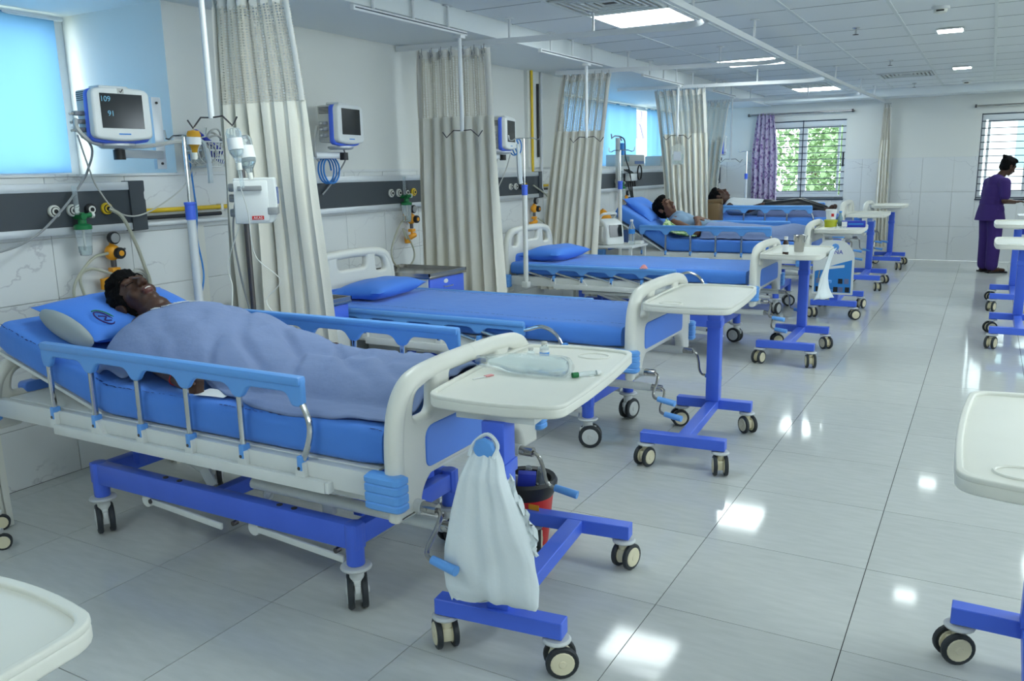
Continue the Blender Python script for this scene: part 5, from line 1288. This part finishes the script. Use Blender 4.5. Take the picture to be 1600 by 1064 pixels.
cable('power_cable', 'grey power cable falling from the infusion pump behind the drip stand', 'cable', [(.80, 1.08, 1.40), (.70, 1.10, 1.38), (.64, 1.11, 1.20), (.66, 1.11, 1.0), (.72, 1.10, .80)], .006, 'grey')
# wire basket with cuff
wb_ = T('wire_basket', 'white wire basket on the wall holding a blue cuff and cables', 'basket', (.03, 1.47, 1.53))
for k in range(4):
    z = .0+.045*k; g = .02*(3-k); x1, hy = .16-g*.6, .12-g
    P('wire_ring', MB().tube([(0, -hy, z), (x1, -hy, z), (x1, hy, z), (0, hy, z)], .005, 6, closed=True), 'device', wb_)
for k in range(11):
    u = -1+2*k/10; P('wire', MB().tube([(0, u*.06, 0), (.124, u*.06, 0), (.16, u*.12, .135)], .004, 5), 'device', wb_)
for k in range(3): P('wire', MB().tube([(.03+.04*k, -.06, 0), (.03+.05*k, -.12, .135)], .0028, 5), 'cream', wb_)
cf = P('pressure_cuff', MB().grid(lambda u, v: (.10+.04*math.cos(u*2*PI*.8), 1.47-.09+.19*v+.01*math.sin(u*6), 1.70-.12*v+.035*math.sin(u*2*PI*.8)), 20, 6), 'royal', smooth=80)
cf.modifiers.new('s', 'SOLIDIFY').thickness = .012; setp(cf, 'rolled royal blue blood pressure cuff lying in the wire basket', 'cuff')
cable('coiled_cable', 'coils of grey hose heaped in the wire basket', 'cable', [(.10+.02*math.sin(k), 1.52+.055*math.cos(k*.7), 1.64+.06*math.sin(k*.7)+.002*k) for k in range(28)], .006, 'grey_light', seg=4)
cable('hanging_strap', 'white fabric strap hanging in front of the wire basket', 'strap', [(.22, 1.25, 1.66), (.22, 1.32, 1.67), (.22, 1.35, 1.62), (.22, 1.36, 1.52), (.22, 1.36, 1.44)], [.008]*16+[.014]*17, 'tablecloth_white')
# drip bag on the far pole
db = T('drip_bag', 'clear drip bag hanging before the cream curtain near the half-sitting patient', 'drip bag', (.87, 7.45, 1.50))
P('bag', plate([rpoly([(-.075, 0, .03), (.075, 0, .03), (.08, .20, .03), (.02, .235, .01), (-.02, .235, .01), (-.08, .20, .03)])], .03, .01, XY_FACE_Y), 'film', db); P('bag_fluid', plate([rpoly([(-.06, .01, .02), (.06, .01, .02), (.065, .12, .01), (-.065, .12, .01)])], .02, .006, XY_FACE_Y), 'liquid', db)
P('drip_tube', MB().tube(smooth_path([(0, 0, 0), (.02, 0, -.10), (.05, 0, -.25), (.03, 0, -.4)], 5), .004, 5), 'tube', db); P('bag_label', MB().box(-.045, .045, -.018, -.0165, .05, .15), 'paper', db); P('hanger', MB().cyl((0, 0, .23), (0, 0, .31), .003, n=6), 'iron', db)
# bedside lockers
def locker(label, x0, x1, y0, y1, h):
    t = T('bedside_locker', label, 'locker', ((x0+x1)/2, (y0+y1)/2, 0), group='steel-topped bedside lockers'); a, b = (x1-x0)/2, (y1-y0)/2
    P('body', MB().box(-a, a-.012, -b, b, .06, h-.03), 'white_metal', t, bevel=.004)
    dr = P('drawer', MB().box(a-.014, a+.004, -b+.008, b-.008, h-.165, h-.035), 'frame_blue', t, bevel=.004); P('handle', MB().tube([(a+.004, -.05, h-.10), (a+.022, -.045, h-.102), (a+.022, .045, h-.102), (a+.004, .05, h-.10)], .004, 6), 'chrome', dr)
    P('badge', MB().lathe([(.028, 0), (.026, .003)], 18, TR(a+.004, -.02, h-.065) @ R3('Y', PI/2) @ Matrix.Diagonal((.55, 1, 1, 1))), 'device', dr)
    do = P('door', MB().box(a-.014, a+.003, -b+.008, b-.008, .09, h-.175), 'white_metal', t, bevel=.004); P('handle', MB().tube([(a+.003, b-.06, h-.30), (a+.02, b-.06, h-.31), (a+.02, b-.06, h-.39), (a+.003, b-.06, h-.40)], .004, 6), 'chrome', do)
    P('steel_top', MB().box(-a-.01, a+.015, -b-.012, b+.012, h-.03, h-.012), 'steel', t, bevel=.002)
    for k, (p, q, r_, s) in enumerate(((-a-.01, a+.015, -b-.012, -b-.004), (-a-.01, a+.015, b+.004, b+.012), (-a-.01, -a-.002, -b-.012, b+.012), (a+.007, a+.015, -b-.012, b+.012))): P('raised_edge', MB().box(p, q, r_, s, h-.014, h+.008), 'steel', t)
    for sx in (-1, 1):
        for sy in (-1, 1): P('foot', MB().lathe([(.02, 0), (.022, .03), (.012, .061)], 12, TR(sx*(a-.04), sy*(b-.04), 0)), 'rubber', t)
locker('steel-topped bedside locker with blue drawer on the far side of the empty bed', .07, .64, 2.81, 3.26, .775)
locker('steel-topped bedside locker with blue drawer half hidden by the first curtain', .30, .76, 1.40, 1.82, .765)
# things on the front overbed table
TZ = TOPZ
wr_ = T('wrapped_bottle', 'empty bottle wrapped in crinkled clear film lying on the front overbed table', 'bottle', (2.735, .40, TZ+.032), rot=(0, PI/2, math.radians(6)))
P('bottle', MB().lathe([(.006, -.15), (.012, -.14), (.014, -.11), (.030, -.07), (.032, -.02), (.030, .02), (.032, .06), (.031, .11), (.02, .125)], 20), 'plastic_clear', wr_)
def crinkle(u, v):
    a = u*2*PI; z = -.19+.335*v; r = lerp([(0, .018), (.2, .026), (.4, .036), (.95, .036), (1, .012)], v)*(1+.14*noise.noise(Vector((math.cos(a)*2, math.sin(a)*2, z*28))))
    return (max(-.9, 1)*r*math.cos(a), r*1.15*math.sin(a), z)
P('film_wrap', MB().grid(crinkle, 30, 34, closed_u=True), 'film', wr_, smooth=25)
def vial(label, loc, h, r, band):
    t = T('vial', label, 'vial', loc); P('glass_body', MB().lathe([(r*.9, 0), (r, .004), (r, h*.68), (r*.55, h*.82), (r*.55, h*.86)], 16), 'plastic_clear', t); P('cap', MB().lathe([(r*.66, h*.86), (r*.66, h*.98), (r*.5, h)], 14), 'grey_light', t)
    if band: P('label_band', MB().lathe([(r+.0006, h*.15), (r+.0006, h*.6)], 16), 'paper', t); P('label_print', MB().lathe([(r+.001, h*.28), (r+.001, h*.48)], 16), 'cyan_blue', t)
vial('small clear glass vial with grey cap on the front overbed table', (2.655, .55, TZ), .052, .014, False)
vial('taller clear vial with blue printed label on the front overbed table', (2.69, .585, TZ), .070, .016, True)
sy = T('syringe', 'small syringe with a turquoise cap lying on the front overbed table', 'syringe', (2.905, .44, TZ+.009), rot=(0, PI/2, math.radians(50)))
P('barrel', MB().cyl((0, 0, -.02), (0, 0, .045), .008), 'plastic_clear', sy); P('cap', MB().cyl((0, 0, -.04), (0, 0, -.02), .009), 'green', sy); P('plunger', MB().cyl((0, 0, .045), (0, 0, .06), .010, .006), 'device', sy)
pn_ = T('pink_strip', 'tiny pink marked strip lying near the footboard edge of the front table', 'strip', (2.615, .29, TZ+.001), math.radians(70)); P('strip', MB().box(-.035, .035, -.004, .004, 0, .0015), 'paper', pn_); P('pink_end', MB().box(.015, .045, -.008, .008, 0, .003), 'pink', pn_)
# white bag on the knob of the front table
bg_ = T('carrier_bag', 'white cloth carrier bag hanging from the knob of the front overbed table', 'bag', (2.80, .005, .25), math.radians(6))
prof = [(0, .135, .0), (.02, .150, .02), (.08, .152, .03), (.16, .140, .04), (.26, .110, .04), (.36, .078, .03), (.42, .055, .02), (.465, .022, .012), (.475, .006, .006)]
def bagf(u, v):
    z = .475*v; w_ = lerp([(p[0]/.475, p[1]) for p in prof], v); d = lerp([(p[0]/.475, p[2]) for p in prof], v); a = u*2*PI
    cx = lerp([(0, .03), (.3, .02), (.7, .005), (1, -.003)], v)
    c, s = math.cos(a), math.sin(a); sq = max(abs(c), abs(s))**.45
    n = noise.noise(Vector((c*1.6, s*1.2, z*9))); rib = noise.noise(Vector((c*4.5, s*2, z*2)))
    return (cx+w_*c/sq*(1+.05*n), lerp([(0, -.045), (.8, -.030), (.95, .008), (1, .012)], v)+d*s/sq+.020*n*(1-v)+.010*rib*(v < .98), z+(.015*noise.noise(Vector((c*3, s*3, 2)))+.012*c if v < .02 else 0))
P('bag_body', MB().grid(bagf, 60, 40, closed_u=True), 'bag', bg_, smooth=50)
P('strap', MB().tube(smooth_path([(-.045, -.02, .43), (-.036, .0, .465), (0, .012, .490), (.036, .0, .465), (.03, -.02, .43)], 5), .006, 6), 'bag', bg_)
P('crumpled_edge', MB().grid(lambda u, v: (.075+.085*u+.012*noise.noise(Vector((u*7, v*5, 3))), -.03+.02*v+.02*noise.noise(Vector((u*6, v*6, 0))), .30-.14*u+.09*v*(1-.4*u)+.02*noise.noise(Vector((u*9, v*4, 8)))), 18, 10), 'bag', bg_, smooth=40)
# red bin
bn = T('waste_bin', 'red waste bin with black liner filled with empty packaging', 'bin', (2.465, .85, 0))
P('bucket', MB().lathe([(.080, 0), (.083, .005), (.112, .255), (.106, .255), (.078, .012), (.0, .01)], 28), 'red', bn)
P('liner', MB().lathe([(.104, .20), (.120, .232), (.124, .262), (.116, .276), (.100, .268), (.096, .20), (.0, .17)], 28), 'black', bn)
P('sticker', MB().box(.055, .10, -.001, .001, .14, .20, TR(0, -.088, 0) @ R3('Z', .0)), 'orange', bn)
P('blue_carton', MB().box(-.035, .035, -.02, .02, .0, .085, TR(.02, -.045, .225) @ R3('Y', .1) @ R3('Z', .5)), 'royal', bn, bevel=.001); P('white_carton', MB().box(-.03, .03, -.02, .02, 0, .07, TR(-.05, -.05, .22) @ R3('Z', -.3)), 'paper', bn, bevel=.001)
for k, (x, y) in enumerate(((.06, .01), (.03, .05), (-.02, .04))): P('empty_vial', MB().cyl((x, y, .23), (x+.01, y, .30), .014), 'plastic_clear', bn)
# things on the third table
mb_ = T('medicine_bottle', 'dark brown medicine bottle with white cap on the overbed table', 'bottle', (2.705, 4.46, TZ)); P('glass_body', MB().lathe([(.021, 0), (.022, .004), (.022, .085), (.012, .105), (.012, .108)], 16), 'amber', mb_); P('cap', MB().lathe([(.014, .108), (.014, .132)], 14), 'paper', mb_); P('label_band', MB().lathe([(.0225, .02), (.0225, .075)], 16), 'paper', mb_)
tu = T('tumbler', 'brushed steel tumbler standing beside the brown medicine bottle', 'tumbler', (2.755, 4.70, TZ)); P('cup', MB().lathe([(.032, 0), (.034, .003), (.043, .125), (.0415, .125), (.032, .006), (0, .006)], 22), 'steel', tu); P('rim', MB().tube([(.043*math.cos(2*PI*k/20), .043*math.sin(2*PI*k/20), .125) for k in range(20)], .002, 5, closed=True), 'chrome', tu); P('spoon', MB().cyl((.02, 0, .02), (.06, 0, .125), .003), 'chrome', tu)
tc_ = P('towel', MB().grid(lambda u, v: (2.99-.16*v*(1-v)*u*1.5-.10*(1-u)*v+.02*noise.noise(Vector((u*4, v*3, 1))), 4.62+.30*u+.03*math.sin(u*9), .838-.37*v-.02*u*v), 22, 22), 'tablecloth_white', smooth=80); tc_.modifiers.new('s', 'SOLIDIFY').thickness = .005
setp(tc_, 'white towel draped over the edge of the table with the tumbler', 'towel')
# fourth table
Z4 = TZ+.03
tb_ = T('tub', 'white plastic tub with red print stacked on the yellow container', 'tub', (2.62, 7.02, Z4+.075)); P('bucket', MB().lathe([(.045, 0), (.052, .085), (.0, .085)], 20), 'paper', tb_); P('lid', MB().lathe([(.056, .083), (.056, .096), (.05, .1)], 20), 'device', tb_); P('red_print', MB().box(.01, .035, -.0505, -.047, .03, .06), 'red', tb_)
yc_ = T('sharps_container', 'yellow lidded container under the white tub', 'container', (2.62, 7.02, Z4)); P('box', MB().lathe([(.058, 0), (.06, .055), (.0, .055)], 20), 'lime', yc_); P('lid', MB().lathe([(.066, .053), (.066, .068), (.055, .074)], 20), 'lime', yc_)
gb = T('glove_box', 'blue printed carton lying on the crowded overbed table', 'box', (2.83, 7.06, Z4), .15); P('carton', MB().box(-.11, .11, -.06, .06, 0, .06), 'royal', gb, bevel=.002); P('white_panel', MB().box(-.11, -.06, -.0615, -.06, .005, .055), 'paper', gb); P('print_bar', MB().box(-.05, .09, -.0615, -.06, .025, .04), 'cyan_blue', gb)
bt = T('water_bottle', 'small blue-tinted bottle standing behind the white tub', 'bottle', (2.70, 7.08, Z4)); P('bottle', MB().lathe([(.022, 0), (.024, .09), (.012, .12), (.012, .14)], 14), 'far_window', bt); P('cap', MB().cyl((0, 0, .14), (0, 0, .155), .014), 'cyan_blue', bt)
mw = T('packet', 'crumpled clear packet in front of the blue carton', 'packet', (2.72, 6.80, Z4)); P('film_sheet', MB().grid(lambda u, v: (-.09+.18*u, -.06+.12*v, .006+.03*abs(noise.noise(Vector((u*5, v*5, 2))))*math.sin(PI*u)), 14, 10), 'film', mw, smooth=30); P('strip', MB().box(-.02, .08, -.05, -.03, 0, .008), 'paper', mw)
# display board hung on the fourth table
bo = T('display_board', 'arched white and blue printed board hung on the crowded table\'s knob', 'board', (2.745, 6.50, .245), math.radians(2))
P('board', plate([rpoly([(-.185, 0, .01), (.185, 0, .01), (.185, .40, .06), (.10, .52, .08), (-.10, .52, .08), (-.185, .40, .06)], 8)], .008, .001, XY_FACE_Y), 'device', bo)
P('blue_print', plate([rpoly([(-.165, .02, .003), (.165, .02, .003), (.165, .335, .003), (.05, .30, .08), (-.165, .22, .003)], 6)], .002, 0, TR(0, -.0052, 0) @ XY_FACE_Y), 'cyan_blue', bo)
P('white_swoosh', plate([rpoly([(-.165, .225, .002), (.10, .262, .002), (.10, .288, .002), (-.165, .25, .002)])], .0012, 0, TR(0, -.0068, 0) @ XY_FACE_Y), 'device', bo)
P('lettering', text_mesh('NA', .055, TR(.04, -.0056, .405) @ XY_FACE_Y, .0008), 'royal', bo)
for k, (x, z) in enumerate(((-.13, .05), (-.06, .05), (.03, .05), (.075, .05), (.135, .05), (-.13, .13), (.07, .13), (.125, .13))): P('printed_photo', MB().box(x-.02, x+.02, -.008, -.0062, z-.024, z+.024), 'blanket_dark' if k % 2 else 'black', bo)
# bedside things of the fourth bed
sd = T('side_table', 'small white tubular side table beside the half-sitting patient', 'table', (.66, 5.98, 0))
P('table_top', MB().box(-.33, .33, -.22, .22, .70, .722), 'white_metal', sd, bevel=.004)
for sx in (-1, 1):
    for sy_ in (-1, 1): P('leg', MB().box(sx*.30-.014, sx*.30+.014, sy_*.19-.014, sy_*.19+.014, 0, .70), 'white_metal', sd)
P('shelf', MB().box(-.30, .30, -.19, .19, .25, .265), 'white_metal', sd)
de = T('defibrillator', 'white portable defibrillator monitor with handle on the side table', 'monitor', (.66, 5.96, .722), math.radians(-30))
P('casing', plate([rpoly([(-.11, 0, .02), (.12, 0, .02), (.10, .20, .05), (-.02, .27, .05), (-.10, .22, .04)], 6)], .22, .02, XY_FACE_Y), 'device', de); P('screen', MB().box(-.005, .0, -.075, .075, -.05, .07, TR(.116, 0, .13) @ R3('Y', -.12)), 'screen', de); P('carry_handle', MB().tube(smooth_path([(-.06, -.08, .24), (0, -.085, .30), (.03, 0, .31), (0, .085, .30), (-.06, .08, .24)], 5), .014, 8), 'device', de)
P('side_module', MB().box(-.10, .06, -.135, -.108, .03, .19), 'grey_light', de, bevel=.006); P('paddle_lead', MB().tube(smooth_path([(-.02, -.14, .10), (.0, -.18, .05), (.06, -.20, .02), (.12, -.16, .012)], 6), .006, 6), 'grey', de)
og = P('orange_bag', MB().grid(lambda u, v: (.52+.13*math.cos(u*2*PI)*math.sin(PI*(.05+.9*v))*(1+.3*noise.noise(Vector((u*6, v*5, 0)))), 6.12+.09*math.sin(u*2*PI)*math.sin(PI*(.05+.9*v)), .722+.34*v+.02*noise.noise(Vector((u*9, v*6, 2)))), 24, 16, closed_u=True), 'orange', smooth=40); setp(og, 'crumpled orange plastic bag behind the defibrillator', 'bag')
wt = T('water_bottle', 'clear water bottle with blue label on the small side table', 'bottle', (.90, 5.97, .722)); P('bottle', MB().lathe([(.03, 0), (.033, .01), (.033, .17), (.015, .21), (.014, .23)], 18), 'plastic_clear', wt); P('cap', MB().cyl((0, 0, .23), (0, 0, .25), .016), 'paper', wt); P('label_band', MB().lathe([(.0337, .11), (.0337, .155)], 18), 'cyan_blue', wt)
tp = T('tray', 'shallow white tray on the side table beside the water bottle', 'tray', (.90, 6.10, .722)); P('tray_body', MB().box(-.07, .07, -.05, .05, 0, .03), 'device', tp, bevel=.008); P('tray_well', MB().box(-.055, .055, -.035, .035, .0295, .031), 'grey_light', tp)
# bits on other beds
pk = P('pink_cloth', MB().grid(lambda u, v: (1.61+.06*u, 4.325+.05*v, .690+.03*math.sin(PI*u)*math.sin(PI*v)+.012*noise.noise(Vector((u*7, v*7, 0)))), 12, 12), 'pink', smooth=60); setp(pk, 'scrap of pink cloth tucked on the lowered rail of the empty bed', 'cloth')
bb = T('brown_bag', 'brown folded bag standing at the head of the bed before the barred window', 'bag', (.98, 8.42, .76)); P('bag_body', MB().box(-.14, .14, -.10, .10, 0, .27), 'brown_bag', bb, bevel=.03); P('rolled_top', MB().cyl((-.15, 0, .275), (.15, 0, .29), .035), 'brown_bag', bb)
bs = T('side_table', 'low white side table carrying the brown bag', 'table', (.95, 8.38, 0)); P('table_top', MB().box(-.30, .30, -.17, .17, .74, .76), 'white_metal', bs)
for sx in (-1, 1):
    for sy_ in (-1, 1): P('leg', MB().box(sx*.27-.013, sx*.27+.013, sy_*.15-.013, sy_*.15+.013, 0, .74), 'white_metal', bs)
bd5 = P('bed_sheet', MB().grid(lambda u, v: (1.5+.9*u, 8.62+.16*v, .925-.05*v*0+.012*noise.noise(Vector((u*6, v*3, 0)))-.15*(1-v)**3), 20, 8), 'blanket_dark', smooth=80); bd5.modifiers.new('s', 'SOLIDIFY').thickness = .006; setp(bd5, 'dark grey blanket along the edge of the bed before the barred window', 'blanket')
# trolley by the person in purple
tr = T('trolley', 'white trolley with a black keypad device by the person in purple', 'trolley', (4.62, 11.05, 0))
P('table_top', MB().box(-.28, .28, -.22, .22, .74, .77), 'device', tr, bevel=.006); P('base_frame', MB().box(-.28, .28, -.22, .22, .16, .20), 'frame_blue', tr, bevel=.006); P('column', MB().box(-.04, .04, -.04, .04, .2, .74), 'frame_blue', tr); P('drawer_unit', MB().box(-.25, .25, -.18, .18, .52, .68), 'royal', tr, bevel=.006)
dv = P('keypad_device', MB().box(-.20, .06, -.12, .12, -.02, .05, TR(-.05, -.04, .82) @ R3('Y', .45)), 'device', tr, bevel=.01); P('keypad', MB().box(-.17, .03, -.09, .09, .05, .054, TR(-.05, -.04, .82) @ R3('Y', .45)), 'black', dv)
for sx in (-1, 1):
    for sy_ in (-1, 1):
        c = P('caster', MB().box(-.014, .014, -.014, .014, .05, .165, TR(sx*.24, sy_*.18, 0)), 'hub_cream', tr); P('tyre', MB().lathe([(.02, -.012), (.05, -.012), (.05, .012), (.02, .012)], 16, TR(sx*.24, sy_*.18, .05) @ R3('X', PI/2)), 'rubber', c)
# floor stand whose wheel shows at the left edge
fs2 = T('drip_stand', 'wheeled drip stand with cream casters standing by the tiled wall', 'drip stand', (.42, -.28, 0)); P('pole', MB().cyl((0, 0, .08), (0, 0, 1.6), .012), 'chrome', fs2)
for k in range(5):
    a = .45+k*1.2566; P('foot', MB().cyl((0, 0, .11), (.2*math.cos(a), .2*math.sin(a), .08), .012), 'white_metal', fs2); P('tyre', MB().lathe([(.018, -.009), (.034, -.009), (.034, .009), (.018, .009)], 18, TR(.2*math.cos(a), .2*math.sin(a), .034) @ R3('Z', 1.0) @ R3('X', PI/2)), 'rubber', fs2); P('hub', MB().lathe([(.026, -.011), (.026, .011)], 16, TR(.2*math.cos(a), .2*math.sin(a), .034) @ R3('Z', 1.0) @ R3('X', PI/2)), 'hub_cream', fs2)
